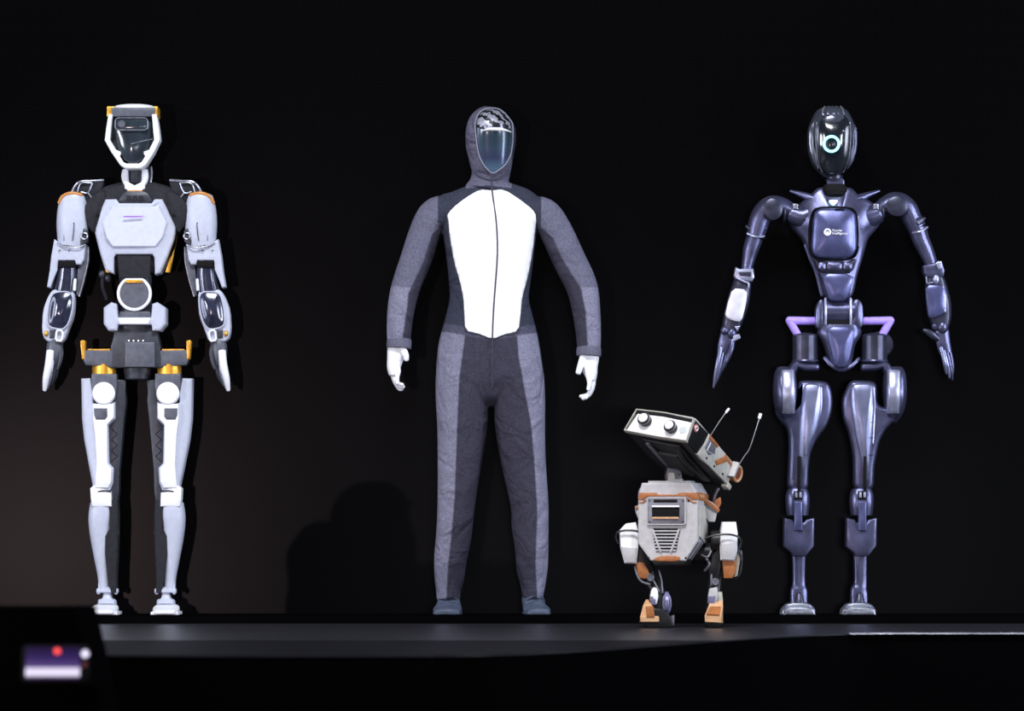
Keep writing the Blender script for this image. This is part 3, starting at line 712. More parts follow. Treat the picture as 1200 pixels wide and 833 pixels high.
for L in legs:
    P = PT(); P.plate(L['th'], -18, 12, 5, crown=0, smooth=2, fn=lambda x, y: -max(0, y - 490) * .05)
    th = P.done('thigh', PM, R3, ang=60)
    P = PT(); P.plate(L['band'], 4, 16, 3.5, crown=2, smooth=2, fn=lambda x, y: -max(0, y - 490) * .05 - ((y - 500) / 52) ** 2 * 3); P.done('thigh_shell', M['p_blade'], th, ang=60)
    P = PT(); P.tube([(a, b, 12.6) for a, b in L['edge']], 1.1, n=8); P.done('thigh_edge', PL, th)
    a, b = L['slot']; P = PT(); P.box(a, b, 535, 578, 2, 14, .6); P.done('thigh_slot', M['black'], th)
    for yy in (495, 513, 533):
        P = PT(); P.box(a + 7, a + 11.5, yy, yy + .9, 10, 16, .2); P.done('panel_mark', PD, th)
    kx = L['kx']
    P = PT(); P.loft([(kx, 573, 0, 11, 11), (kx, 580, 0, 13.7, 14), (kx, 592, 0, 14, 15), (kx, 604, 0, 12.5, 13)], n=20, sub=3, pw=3.2); kn = P.done('knee', PM, R3)
    P = PT(); P.box(kx - 4.8, kx + 4.6, 588, 622, 6, 17.5, 1.6); P.done('knee_link', PP, kn)
    P = PT(); P.box(kx - 5.5, kx + 5, 575.5, 586, 8, 15.5, 1); P.done('knee_gap', M['black'], kn)
    for sx_ in (-2.6, 2.4):
        P = PT(); P.box(kx + sx_ - 1.3, kx + sx_ + 1.3, 577, 583.5, 12, 17, .5); P.done('knee_pin', PL, kn)
    bx = L['bx']
    P = PT(); P.plate([(bx - 17.5, 607), (bx - 8, 609), (bx - 6.5, 612), (bx + 6, 612), (bx + 8, 609), (bx + 18, 607), (bx + 17.5, 640), (bx + 11, 648), (bx + 8, 652), (bx - 7.5, 652), (bx - 9, 648), (bx - 18, 641)], -14, 13, 2.6, crown=1.5, smooth=0); P.done('upper_shin', PM, R3)
    sx_ = L['sx']
    P = PT(); P.loft([(sx_, 648, -1, 8.4, 9), (sx_, 665, -1, 7.6, 8.5), (sx_, 684, -1, 7.6, 8.5), (L['ax'], 692, -1, 10, 10), (L['ax'], 706, -1, 10.4, 11)], n=16, sub=4, pw=4); P.done('shin', PM, R3)
    P = PT(); P.loft([(L['ax'], 697, 8, 4, 4), (L['ax'], 704, 10, 6, 5), (L['ax'], 711, 12, 7, 5)], n=14, sub=3, round0=3); P.done('ankle', PD, R3)
    fx = L['fx']
    P = PT(); P.plate([(fx - 13, 708), (fx - 6, 706.5), (fx + 6, 706.5), (fx + 13, 708), (fx + 19, 714.5), (fx + 20, 720), (fx - 20, 720), (fx - 19, 714.5)], -22, 20, 2.2); P.plate([(fx - 16, 712.5), (fx - 7, 711), (fx + 7, 711), (fx + 16, 712.5), (fx + 18.5, 720), (fx - 18.5, 720)], 10, 42, 2.4); ft = P.done('foot', M['silver'], R3)
    for s_ in (-1, 1):
        P = PT(); P.tube([(fx + s_ * 10, 708, 8), (fx + s_ * 14.5, 710.5, 22), (fx + s_ * 16.5, 715, 38)], 1.6); P.done('foot_rail', PL, ft)
# arms
P = PT(); P.loft([(928, 248, 0, 9, 10), (915, 243, 0, 12, 13), (903, 243, 0, 13, 14), (893, 252, 0, 12.5, 13), (888, 266, 0, 11.8, 12), (885, 278, 0, 10.5, 11)], n=20, sub=5, round0=3); a1 = P.done('upper_arm', PM, R3)
P = PT(); P.plate(circle(905, 246.5, 11.5, 13), 10, 16, 1.5, crown=1.5); P.done('shoulder_cap', PD, a1)
P = PT(); P.ringtube((919, 249, 0), 11.5, 1.8, axis='x', n=28); P.done('shoulder_ring', PD, a1)
P = PT(); P.loft([(884.5, 279, 0, 10, 10.5), (880, 292, 0, 9.4, 10), (877.5, 303, 0, 7.8, 8.5), (874.5, 318, 0, 6.4, 7.5)], n=18, sub=4); P.done('elbow_section', PM, a1)
P = PT(); P.tube([(875.5, 274.5, 8), (884, 278.5, 11.5), (895, 277.5, 6)], 1.3); P.done('elbow_rim', PL, a1)
P = PT(); P.loft([(875, 266, 2, 2, 3), (886, 270, 10.5, 5, 1), (896, 268, 5, 2, 3)], n=10, sub=3); P.done('elbow_band', PD, a1)
P = PT(); P.plate([(861.5, 313.5), (866, 316), (882.5, 315.5), (883.5, 326), (881, 331), (862, 328), (859.8, 324)], -10, 11, 2.0); f1 = P.done('wrist_collar', PL, R3)
P = PT(); P.plate([(865, 319.5), (880, 319.5), (879, 325), (866, 324)], 8, 12.6, .6); P.done('collar_window', PD, f1)
P = PT(); P.tube([(862, 326, 11), (869, 330, 12), (876, 333, 12), (876.5, 338, 11)], 1.3); P.done('collar_clip', PL, f1)
P = PT(); P.loft([(871, 326, 0, 9.5, 9), (868, 340, 0, 12, 11), (864, 358, 0, 13, 11), (858, 378, 0, 11.5, 10), (856, 388, 0, 9.5, 9)], n=20, sub=4, pw=3); fo = P.done('forearm', PD, R3)
P = PT(); P.plate([(857.5, 338.5), (875.5, 340), (873.5, 358), (868.5, 378.5), (858, 377), (848.3, 372), (852, 356)], 5, 13.5, 2.2, crown=1.2, smooth=1); P.done('forearm_plate', M['p_white'], fo, 'bright brushed plate on the forearm')
P = PT(); P.ball((849, 388, 5), 5, 6, 6); P.ball((857, 391, 4), 6.5, 8, 8); P.done('wrist', PM, R3)
P = PT(); P.plate([(860, 383.5), (867, 382.5), (863.5, 389)], 6, 12, 1); P.plate([(858, 394), (866, 392), (867.5, 397), (859, 401)], 6, 11, 1); P.done('wrist_facet', PL, R3)
P = PT(); P.loft([(853, 390, 2, 8.5, 6), (850, 402, 2, 8.5, 6), (847.5, 414, 1, 7.5, 5)], n=14, sub=3, pw=2.5); hd = P.done('hand', PM, R3)
for i, fg in enumerate([((844.5, 408, 6), (841, 424, 8), (838, 440, 6), (836, 454, 3)), ((847.5, 410, 3), (844, 426, 5), (840, 442, 3), (837.5, 451, 1)), ((850.5, 411, 0), (847.5, 425, 1), (843.5, 437, 0), (840.5, 446, -2)), ((853, 410, -4), (851.5, 421, -4), (848, 430, -4), (845, 437, -5))]):
    P = PT(); P.loft([(p[0], p[1], p[2], (2.7, 2.5, 2.1, 1.1)[j], (2.7, 2.5, 2.1, 1.1)[j]) for j, p in enumerate(fg)], n=12, round0=1.5, round1=1.2); P.done('finger', M['p_blade'] if i < 2 else PM, hd)
P = PT(); P.loft([(858, 398, 5, 3.2, 3.2), (857, 408, 8, 3, 3), (853.5, 418, 9, 2.6, 2.4), (851, 425, 9, 1.5, 1.5)], n=12, round0=1, round1=1.2); P.done('thumb', PM, hd)

P = PT(); P.loft([(1026, 250, 0, 9, 10), (1038, 242, 0, 11.5, 13), (1050, 238, 0, 13, 14), (1062, 244, 0, 12.5, 13), (1069, 257, 0, 11.5, 12), (1075, 268, 0, 11.2, 11)], n=20, sub=5, round0=3); a2 = P.done('upper_arm', PM, R3)
P = PT(); P.plate(circle(1050, 243, 13, 12), 10, 16, 1.5, crown=1.5); P.done('shoulder_cap', PD, a2)
P = PT(); P.ringtube((1034, 247, 0), 11.5, 1.8, axis='x', n=28); P.done('shoulder_ring', PD, a2)
P = PT(); P.loft([(1075, 268, 0, 11, 11), (1079, 281, 0, 10.2, 10), (1085, 294, 0, 9.3, 9), (1090, 306, 0, 8, 8.5), (1094, 318, 0, 7, 8)], n=18, sub=4); P.done('elbow_section', PM, a2)
P = PT(); P.tube([(1069, 273.5, 7), (1077, 272.5, 11.5), (1086, 267, 6)], 1.3); P.done('elbow_rim', PL, a2)
P = PT(); P.loft([(1064, 262, 3, 2, 3), (1074, 261, 11, 5, 1.2), (1082, 257, 5, 2, 3)], n=10, sub=3); P.done('elbow_band', PD, a2)
P = PT(); P.plate([(1080.5, 312), (1093, 310), (1099, 306), (1103.5, 308.5), (1106, 318), (1105, 325), (1084, 326), (1081.5, 320)], -10, 11, 2.0); f2 = P.done('wrist_collar', PM, R3)
P = PT(); P.plate([(1095, 309), (1102, 307), (1103, 316), (1098, 317)], 8, 13, 1); P.done('collar_clip', PL, f2)
P = PT(); P.loft([(1094.5, 322, 0, 10, 9), (1097, 338, 0, 13, 11), (1100, 358, 0, 14.5, 11.5), (1101.5, 374, 0, 13, 10), (1102, 386, 0, 9, 9)], n=20, sub=4, pw=3); fo = P.done('forearm', PD, R3)
P = PT(); P.plate([(1083, 335.5), (1102, 334.5), (1107.5, 341), (1108, 360), (1106.5, 368), (1090, 374.5), (1086.5, 372), (1084, 352)], 5, 14, 2.2, crown=1.4, smooth=1); P.done('forearm_plate', PP, fo)
P = PT(); P.tube([(1103.5, 337.5, 12.5), (1106.3, 350, 13), (1106, 366, 12.5)], 1.0, n=8); P.done('plate_edge', PL, fo)
P = PT(); P.tube([(1084.5, 326, 10), (1085, 332.5, 10), (1091, 332, 11)], 1.0, n=6, sub=1); P.ball((1096, 328, 9), 4, 6, 4); P.done('wrist_fitting', PL, fo)
P = PT(); P.ball((1096, 382, 3), 5, 7, 6); P.ball((1104, 384, 4), 7, 9, 8); P.done('wrist', PM, R3)
P = PT(); P.loft([(1103, 388, 2, 9, 6), (1105, 402, 2, 8.5, 6), (1108, 414, 1, 7.5, 5)], n=14, sub=3, pw=2.5); hd = P.done('hand', PM, R3)
for i, fg in enumerate([((1102, 408, 6), (1106, 424, 8), (1107.5, 432, 6), (1108.5, 438, 4)), ((1105, 410, 4), (1109, 426, 6), (1111.5, 436, 4), (1112.5, 443, 2)), ((1108.5, 410, 1), (1112.5, 426, 2), (1115, 437, 1), (1116, 445, -1)), ((1112, 409, -3), (1115, 421, -3), (1116.5, 431, -3), (1116.8, 439, -4))]):
    P = PT(); P.loft([(p[0], p[1], p[2], (2.7, 2.5, 2.1, 1.2)[j], (2.7, 2.5, 2.1, 1.2)[j]) for j, p in enumerate(fg)], n=12, round0=1.5, round1=1.2); P.done('finger', M['p_blade'] if i < 2 else PM, hd)
P = PT(); P.loft([(1099, 398, 4, 4, 4), (1093, 394, 7, 4.4, 3.6), (1087, 390, 8, 3.8, 3.2), (1082, 387.5, 8, 2.4, 2.2)], n=12, round0=1, round1=1.8); P.done('thumb', PD, hd)

# ================================================================== MIDDLE: person in a hooded jumpsuit shown on the screen, built as a solid body
CX = 577.0
mp = figmap(CX, 720, KF)
R2 = fig_root('person', CX, 'LED screen image, built solid, of a person in a grey hooded jumpsuit with a white front panel and a blank visor, standing', 'person')

def fabric_mat():
    m = mat('knit_jumpsuit', (0.1, 0.1, 0.13), 0.9, spec=0.15)
    nt = m.node_tree; b = nt.nodes['Principled BSDF']
    at = nt.nodes.new('ShaderNodeAttribute'); at.attribute_name = 'cloth'
    tc = nt.nodes.new('ShaderNodeTexCoord')
    n = nt.nodes.new('ShaderNodeTexNoise'); n.inputs['Scale'].default_value = 190; n.inputs['Detail'].default_value = 3
    r = nt.nodes.new('ShaderNodeMapRange'); r.inputs['From Min'].default_value = .3; r.inputs['From Max'].default_value = .7
    r.inputs['To Min'].default_value = 0.72; r.inputs['To Max'].default_value = 1.28
    mx = nt.nodes.new('ShaderNodeVectorMath'); mx.operation = 'SCALE'
    nt.links.new(tc.outputs['Object'], n.inputs['Vector']); nt.links.new(n.outputs['Fac'], r.inputs['Value'])
    nt.links.new(at.outputs['Color'], mx.inputs[0]); nt.links.new(r.outputs[0], mx.inputs['Scale'])
    nt.links.new(mx.outputs[0], b.inputs['Base Color'])
    n2 = nt.nodes.new('ShaderNodeTexNoise'); n2.inputs['Scale'].default_value = 9; n2.inputs['Detail'].default_value = 2
    n2.inputs['Distortion'].default_value = 1.2
    bp = nt.nodes.new('ShaderNodeBump'); bp.inputs['Strength'].default_value = 0.8; bp.inputs['Distance'].default_value = 0.03
    nt.links.new(tc.outputs['Object'], n2.inputs['Vector']); nt.links.new(n2.outputs['Fac'], bp.inputs['Height'])
    nt.links.new(bp.outputs[0], b.inputs['Normal'])
    return m
M['suit'] = fabric_mat()
M['panel_white'] = mat('white_front_panel', (0.93, 0.93, 0.95), 0.7, var=0.02, vscale=30)
M['suit_dark'] = mat('dark_trim_fabric', (0.040, 0.043, 0.065), 0.8, var=0.2, vscale=120)
M['suit_band'] = mat('lavender_grey_band', (0.11, 0.11, 0.16), 0.8, var=0.2, vscale=120)
M['piping'] = mat('light_grey_piping', (0.24, 0.25, 0.32), 0.6)
M['skin_white'] = mat('white_hand_covering', (0.90, 0.92, 0.95), 0.45)
M['brow'] = mat('white_visor_brow', (0.85, 0.88, 0.95), 0.3)
M['shoe'] = mat('grey_blue_shoe', (0.07, 0.09, 0.14), 0.55, var=0.3, vscale=40)

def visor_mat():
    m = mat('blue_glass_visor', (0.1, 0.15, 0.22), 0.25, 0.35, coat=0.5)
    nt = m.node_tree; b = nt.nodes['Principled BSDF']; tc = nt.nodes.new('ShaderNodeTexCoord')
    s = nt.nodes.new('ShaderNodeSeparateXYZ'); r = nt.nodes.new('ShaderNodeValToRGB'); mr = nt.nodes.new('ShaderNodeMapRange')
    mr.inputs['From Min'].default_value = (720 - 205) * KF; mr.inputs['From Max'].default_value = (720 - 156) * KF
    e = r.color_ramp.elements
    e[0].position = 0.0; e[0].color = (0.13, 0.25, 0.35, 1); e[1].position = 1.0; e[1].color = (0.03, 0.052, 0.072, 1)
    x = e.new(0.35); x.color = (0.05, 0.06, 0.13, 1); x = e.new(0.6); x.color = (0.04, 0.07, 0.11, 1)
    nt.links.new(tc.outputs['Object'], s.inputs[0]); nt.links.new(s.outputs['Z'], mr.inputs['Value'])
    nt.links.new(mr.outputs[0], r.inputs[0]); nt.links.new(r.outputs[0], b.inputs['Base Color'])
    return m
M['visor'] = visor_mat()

def swirl_mat():
    m = mat('black_and_silver_swirls', (0.4, 0.4, 0.45), 0.4, 0.5)
    nt = m.node_tree; b = nt.nodes['Principled BSDF']; tc = nt.nodes.new('ShaderNodeTexCoord')
    wv = nt.nodes.new('ShaderNodeTexWave'); wv.wave_type = 'BANDS'; wv.bands_direction = 'DIAGONAL'
    wv.inputs['Scale'].default_value = 11; wv.inputs['Distortion'].default_value = 5; wv.inputs['Detail'].default_value = 3
    wv.inputs['Detail Scale'].default_value = 6
    r = nt.nodes.new('ShaderNodeValToRGB'); r.color_ramp.interpolation = 'EASE'
    e = r.color_ramp.elements; e[0].position = .38; e[0].color = (0.01, 0.01, 0.015, 1); e[1].position = .72; e[1].color = (0.42, 0.43, 0.52, 1)
    nt.links.new(tc.outputs['Object'], wv.inputs['Vector']); nt.links.new(wv.outputs['Color'], r.inputs[0]); nt.links.new(r.outputs[0], b.inputs['Base Color'])
    return m
M['swirl'] = swirl_mat()

def remeshed(P, name, m, parent, voxel, smooth=6, label=None):
    """weld overlapping volumes into ONE continuous surface"""
    o = P.done(name, m, parent, label)
    md = o.modifiers.new('weld', 'REMESH'); md.mode = 'VOXEL'; md.voxel_size = voxel; md.use_smooth_shade = True
    if smooth: sm = o.modifiers.new('soften', 'SMOOTH'); sm.iterations = smooth; sm.factor = 0.5
    bpy.context.view_layer.update()
    dg = bpy.context.evaluated_depsgraph_get()
    me = bpy.data.meshes.new_from_object(o.evaluated_get(dg))
    old = o.data; o.modifiers.clear(); o.data = me; bpy.data.meshes.remove(old); me.name = name
    if not me.materials: me.materials.append(m)
    me.polygons.foreach_set('use_smooth', [True] * len(me.polygons))
    return o


def PT(): return Part(mp)
P = PT()
# head and hood, neck, trunk
P.loft([(572, 222, -2, 27, 22), (573.5, 213, -2, 22.5, 20), (575, 204, -2, 22.5, 22), (575.5, 196, -1, 24, 26), (575.3, 184, -1, 26.5, 30), (574.9, 170, -2, 29.2, 34), (574.9, 156, -3, 29.6, 37), (575.2, 143, -4, 26.5, 35), (576.5, 133, -4, 19.5, 27), (577.5, 128, -4, 12, 17)], n=32, sub=5, pw=2.1, round1=1.6)
P.loft([(572.5, 216, -4, 25, 17), (572.8, 221, -4, 39, 19), (573, 226, -4, 51, 21), (573, 231.5, -4, 59, 23), (573, 240, -4, 60, 26), (573, 252, -3, 58, 29), (573.5, 270, -2, 55, 32), (574.2, 300, -2, 51.5, 33), (573.8, 330, -2, 48, 31), (573.3, 350, -2, 46.5, 30), (573.3, 370, -3, 51, 32), (573.3, 390, -4, 56.3, 35), (573, 412, -5, 60.5, 38), (573.5, 435, -5, 62.5, 38), (574, 452, -4, 61, 35), (575, 462, -3, 48, 30), (576, 471, -3, 28, 22), (577, 477, -3, 12, 12)], n=36, sub=4, pw=2.3)
# legs
P.loft([(545, 420, -3, 31, 36), (543, 445, -3, 32.5, 36), (542, 470, -2, 31.3, 34), (541.7, 499, -1, 29.5, 31), (538.8, 540, 0, 26, 28), (535.2, 585, 1, 22.5, 25), (533.5, 608, 1, 21.4, 24), (531.5, 630, -1, 20.8, 24), (528, 655, -2, 19.3, 23), (526.5, 678, -2, 17.3, 20), (525.5, 692, -1, 14.6, 17), (525.8, 703, 0, 14, 16)], n=28, sub=4, pw=2.1)
P.loft([(603, 420, -3, 31, 36), (606, 445, -3, 32, 36), (608.5, 470, -2, 30.5, 34), (609.3, 499, -1, 29.5, 31), (613.2, 540, 0, 26.4, 28), (619, 579, 1, 23.2, 25), (621, 600, 1, 22, 24), (621.3, 618, 0, 21.6, 24), (623.2, 645, -1, 19.6, 23), (623.5, 668, -2, 18.4, 20), (624.5, 684, -1, 15, 17), (624, 702, 0, 11.8, 15)], n=28, sub=4, pw=2.1)
# arms
P.loft([(530, 251, -2, 20, 20), (512.5, 250.5, -2, 20, 20), (500, 268, -2, 19, 20), (486.5, 307, 0, 18.4, 19), (476, 336, 3, 17.2, 18), (470.3, 362, 7, 16, 17), (468, 388, 10, 14.5, 15.5), (467.8, 405, 12, 13.4, 14)], n=24, sub=5)
P.loft([(618, 251, -2, 20, 20), (636, 251.5, -2, 20, 20), (650.5, 270, -2, 19.5, 20), (667, 305, 0, 19.5, 19), (681.5, 336, 3, 18.6, 18), (687, 366, 7, 16.4, 17), (689.5, 395, 10, 14.6, 15.5), (689.8, 414, 12, 13.4, 14)], n=24, sub=5)
body = remeshed(P, 'jumpsuit_body', M['suit'], R2, 0.0032, 8)

# cloth colours of the pattern pieces, boundaries follow the seams
LIGHT = (0.20, 0.20, 0.275); UPPER = (0.125, 0.125, 0.18); MID = (0.115, 0.112, 0.165); DARK = (0.036, 0.040, 0.062); DARKLEG = (0.043, 0.041, 0.062); BAND = (0.075, 0.075, 0.115)
def lerp_tab(tab, y):
    if y <= tab[0][0]: return tab[0][1]
    for (a, xa), (b, xb) in zip(tab[:-1], tab[1:]):
        if y <= b: return xa + (xb - xa) * (y - a) / (b - a)
    return tab[-1][1]
T_LEG_L = [(396, 545), (444, 538.5), (499, 536), (585, 533), (630, 529), (660, 525.5), (704, 523)]
T_LEG_R = [(396, 606), (420, 608), (499, 622.5), (540, 626), (600, 629.7), (660, 627.6), (704, 630)]
T_ARM_L = [(240, 517), (268, 514), (275, 507), (309, 496), (345, 479), (362, 477.5), (405, 471)]   # light outside of this x
T_ARM_R = [(240, 633), (268, 634), (280, 648), (305, 659), (340, 681), (367, 686), (415, 689)]
def armside(x, y):
    # on which limb is the point: boundaries lie in the gaps between arm and trunk
    if 228 < y < 425:
        gl = lerp_tab([(228, 514), (240, 514.5), (252, 516), (268, 519), (300, 513), (340, 505), (425, 497)], y)
        gr = lerp_tab([(228, 633), (240, 633.5), (252, 632), (268, 632), (300, 635), (340, 643), (425, 655)], y)
        if x < gl: return -1
        if x > gr: return 1
    return 0
me = body.data
ca = me.color_attributes.new('cloth', 'FLOAT_COLOR', 'POINT')
buf = []
def mixc(a, b, t):
    t = min(1, max(0, t)); return tuple(p + (q - p) * t for p, q in zip(a, b))
for v in me.vertices:
    x = v.co.x / KF + CX; y = 720 - v.co.z / KF
    a = armside(x, y)
    if a:
        s_ = (lerp_tab(T_ARM_L, y) - x) if a < 0 else (x - lerp_tab(T_ARM_R, y))
        c = mixc(DARKLEG, mixc(UPPER, LIGHT, .5 + (y - 338 - (x - 475) * (.10 if a < 0 else 0)) / 1.6), .5 + s_ / 1.6)
        if y < 262: c = c if abs(x - 573.5) > 60.5 else DARK
    elif y < 219 + abs(x - 573) * .12 and abs(x - 573) < 27:
        c = MID
    else:
        top = 400 - abs(x - 577) * .18
        left = x < lerp_tab([(396, 577), (470, 577.5), (480, 574), (560, 580)], y)
        s_ = (lerp_tab(T_LEG_L, y) - x) if left else (x - lerp_tab(T_LEG_R, y))
        leg = mixc(DARKLEG, LIGHT, .5 + s_ / 1.6)
        c = mixc(DARK, BAND, .5 + (y - top + 10) / 1.6)
        c = mixc(c, leg, .5 + (y - top) / 1.6)
    buf.extend((*c, 1))
ca.data.foreach_set('color', buf)

bm_ = bmesh.new(); bm_.from_mesh(body.data)
tree = BVHTree.FromBMesh(bm_)
def front(x, y):
    o_ = mp(x, y, 200); h = tree.ray_cast(o_, Vector((0, 1, 0)))
    if h[0] is None:
        h = tree.find_nearest(mp(x, y, 10))
    return h[0], h[1]
def decal(poly, name, m, parent, off=1.0, thick=1.0, step=4.0, label=None, smooth=0):
    """a thin fabric or glass panel laid over the front of the body"""
    if smooth: poly = smooth_poly(poly, smooth)
    b = bmesh.new()
    vs = [b.verts.new((x, y, 0)) for x, y in poly]; b.faces.new(vs)
    xs = [p[0] for p in poly]; ys = [p[1] for p in poly]
    for ax, lo, hi in ((0, min(xs), max(xs)), (1, min(ys), max(ys))):
        t = lo + step
        while t < hi:
            n_ = (1, 0, 0) if ax == 0 else (0, 1, 0); c_ = (t, 0, 0) if ax == 0 else (0, t, 0)
            bmesh.ops.bisect_plane(b, geom=b.verts[:] + b.edges[:] + b.faces[:], plane_co=c_, plane_no=n_)
            t += step
    bmesh.ops.triangulate(b, faces=b.faces[:])
    for v in b.verts:
        c, n_ = front(v.co.x, v.co.y)
        if n_.y > 0: n_ = -n_
        n_ = Vector((0, -1, 0))
        v.co = c + n_ * off * KF
    for f in b.faces:
        f.normal_update()
        if f.normal.y > 0: f.normal_flip()
    me = bpy.data.meshes.new(name); b.to_mesh(me); b.free()
    me.polygons.foreach_set('use_smooth', [True] * len(me.polygons)); me.materials.append(m)
    o = bpy.data.objects.new(name, me); COL.objects.link(o); o.parent = parent
    md = o.modifiers.new('thickness', 'SOLIDIFY'); md.thickness = thick * KF * 1.6; md.offset = -1
    if label: o['label'] = label
    return o
def on_body(L, off):
    out = []
    for x, y in L:
        c, n_ = front(x, y); q = c + Vector((0, -1, 0)) * off * KF
        out.append((q.x / KF + CX, 720 - q.z / KF, -q.y / KF))
    return out

wp = [(562.5, 223.5), (577, 225), (591, 223.5), (610, 236), (624, 247), (628.5, 255), (626.5, 280), (621.8, 309), (617, 331), (611.6, 350), (610, 368), (607.6, 389.5), (592, 393), (577.2, 399), (561, 392.5), (545.6, 389), (544.5, 368), (543.7, 352), (539.5, 332), (532.5, 309), (527.5, 280), (523.5, 255), (530, 246), (545, 234)]
pnl = decal(wp, 'front_panel', M['panel_white'], R2, off=2.0, step=2.5, label='plain white front panel', smooth=1)
zl = [(576, 205), (576.5, 222), (578.5, 238), (581, 256), (582.6, 275), (583, 300), (581.5, 325), (579.5, 350), (578, 375), (577.2, 399), (577, 420), (577, 455)]
P = PT(); P.loft([(x, y, d, .95, .8) for x, y, d in on_body(zl, 2.2)], n=8, sub=2); P.done('zip', M['suit_dark'], R2, 'dark centre zip')
P = PT(); P.loft([(x, y, d, .8, .6) for x, y, d in on_body([(523.7, 252), (528, 280), (533, 309), (540, 332), (544, 352), (545.4, 389), (561, 392.7), (577, 399), (592, 393.3), (607.8, 389.7), (611.8, 350), (617.2, 331), (622, 309), (627, 280), (628.6, 254)], 1.0)], n=6, sub=2); P.done('panel_seam', M['suit_dark'], R2)
# visor opening of the hood
face = [(556.8, 150), (557.8, 160), (559, 172), (561.5, 184), (566, 194), (571, 200.5), (577.5, 205), (584, 202), (592, 195), (598, 184), (600.3, 172), (601, 160), (600.5, 147), (598, 139), (592, 132.5), (584, 129), (574, 128.8), (565, 132), (559.5, 139)]
decal([p for p in face], 'visor', M['visor'], R2, off=0.9, thick=.8, step=3, label='blank blue glass visor', smooth=1)
fh = [(558.5, 152), (559, 144), (562, 137), (569, 131.5), (578, 129.8), (587, 131), (594, 135.5), (598.5, 143), (599.5, 152), (597.5, 154.5), (582, 153.5), (566, 155)]
decal(fh, 'forehead_panel', M['swirl'], R2, off=2.0, thick=1, step=3, label='black and silver swirled forehead panel', smooth=1)
P = PT(); P.loft([(x, y, d, .8 + 1.4 * math.sin(math.pi * min(1, max(0, i / 8))), 2.6) for i, (x, y, d) in enumerate(on_body([(566, 156.6), (570, 155.6), (574, 155), (579, 154.8), (583, 154.8), (587, 155), (590, 155.4), (594, 156), (597.5, 157)], 2.2))], n=10, sub=3); P.done('visor_brow', M['brow'], R2, 'bright white brow ledge')
P = PT(); cl = face + [face[0]]; P.loft([(x, y, d, .85, 1.3) for x, y, d in on_body(cl, 1.6)], n=8, sub=3); P.done('hood_piping', M['piping'], R2)
P = PT(); P.loft([(x, y, d, .9, .9) for x, y, d in on_body([(552.5, 200), (560, 207), (568, 211), (576, 212.5), (584, 211), (591, 206), (596, 199)], .8)], n=8, sub=3); P.done('neck_seam', M['suit_dark'], R2)
bm_.free()
# cuffs
for (x, y, a) in ((468, 403.5, 0), (689.8, 412.5, 0)):
    P = PT(); P.loft([(x, y - 4.5, 11.5, 14.2, 15), (x, y, 12, 14.6, 15.4), (x - .2, y + 5.5, 12.5, 14.3, 15)], n=24, sub=2, round0=.5, round1=.5); P.done('cuff', M['suit_band'], R2)
# hands: palm, four curled fingers and a thumb, welded
P = PT()
P.loft([(466.5, 403, 12, 10.5, 8), (465, 411, 12, 10.8, 8.5), (463.5, 421, 12, 9.6, 9.5), (461.5, 432, 12, 7.8, 10), (461, 440, 12, 5.2, 9)], n=18, sub=4, round0=2, round1=2)
for i, (d, pts) in enumerate([(20, [(466, 428), (467.5, 436), (466, 443), (466.5, 450)]), (15, [(461, 434), (462.5, 443), (466.5, 450), (472, 451.5)]), (9, [(459.5, 434), (462.5, 446), (467, 453), (473, 454)]), (3.5, [(459, 433), (463, 447), (468, 455.5), (471, 456.5)])]):
    P.loft([(x, y, d + (0, .5, 1.5, 3)[j], (3.1, 2.9, 2.7, 2.2)[j], (2.9, 2.7, 2.6, 2.1)[j]) for j, (x, y) in enumerate(pts)], n=12, sub=4, round0=2, round1=2)
P.loft([(470, 407, 17, 4.4, 4.5), (474, 413, 20, 4.2, 4), (476.2, 418, 21, 3.7, 3.4), (476.8, 422.5, 21, 2.9, 2.7)], n=12, sub=4, round0=2, round1=2)
remeshed(P, 'hand', M['skin_white'], R2, 0.0019, 2)
P = PT()
P.loft([(690, 412, 12, 10.8, 8), (690.3, 420, 12, 11.5, 8.5), (690.5, 430, 12, 10, 9.5), (692.5, 440, 12, 7.4, 10), (693.5, 446, 12, 5, 9)], n=18, sub=4, round0=2, round1=2)
for i, (d, pts) in enumerate([(20, [(687.5, 432), (689, 442), (690.5, 450), (689, 457)]), (15, [(694.5, 438), (694.2, 450), (691, 460), (686, 467)]), (9, [(696, 438), (694.5, 452), (690, 463), (683, 467.5)]), (3.5, [(696.3, 438), (694, 455), (689, 463), (680.5, 465)])]):
    P.loft([(x, y, d + (0, .5, 1.5, 3)[j], (3.1, 3.0, 2.8, 2.3)[j], (2.9, 2.8, 2.7, 2.2)[j]) for j, (x, y) in enumerate(pts)], n=12, sub=4, round0=2, round1=2)
P.loft([(684, 417, 17, 4.4, 4.5), (681.5, 425, 20, 4.2, 4), (679, 432.5, 21, 3.7, 3.6), (677.3, 438, 21, 3.3, 3)], n=12, sub=4, round0=2, round1=2)
remeshed(P, 'hand', M['skin_white'], R2, 0.0019, 2)
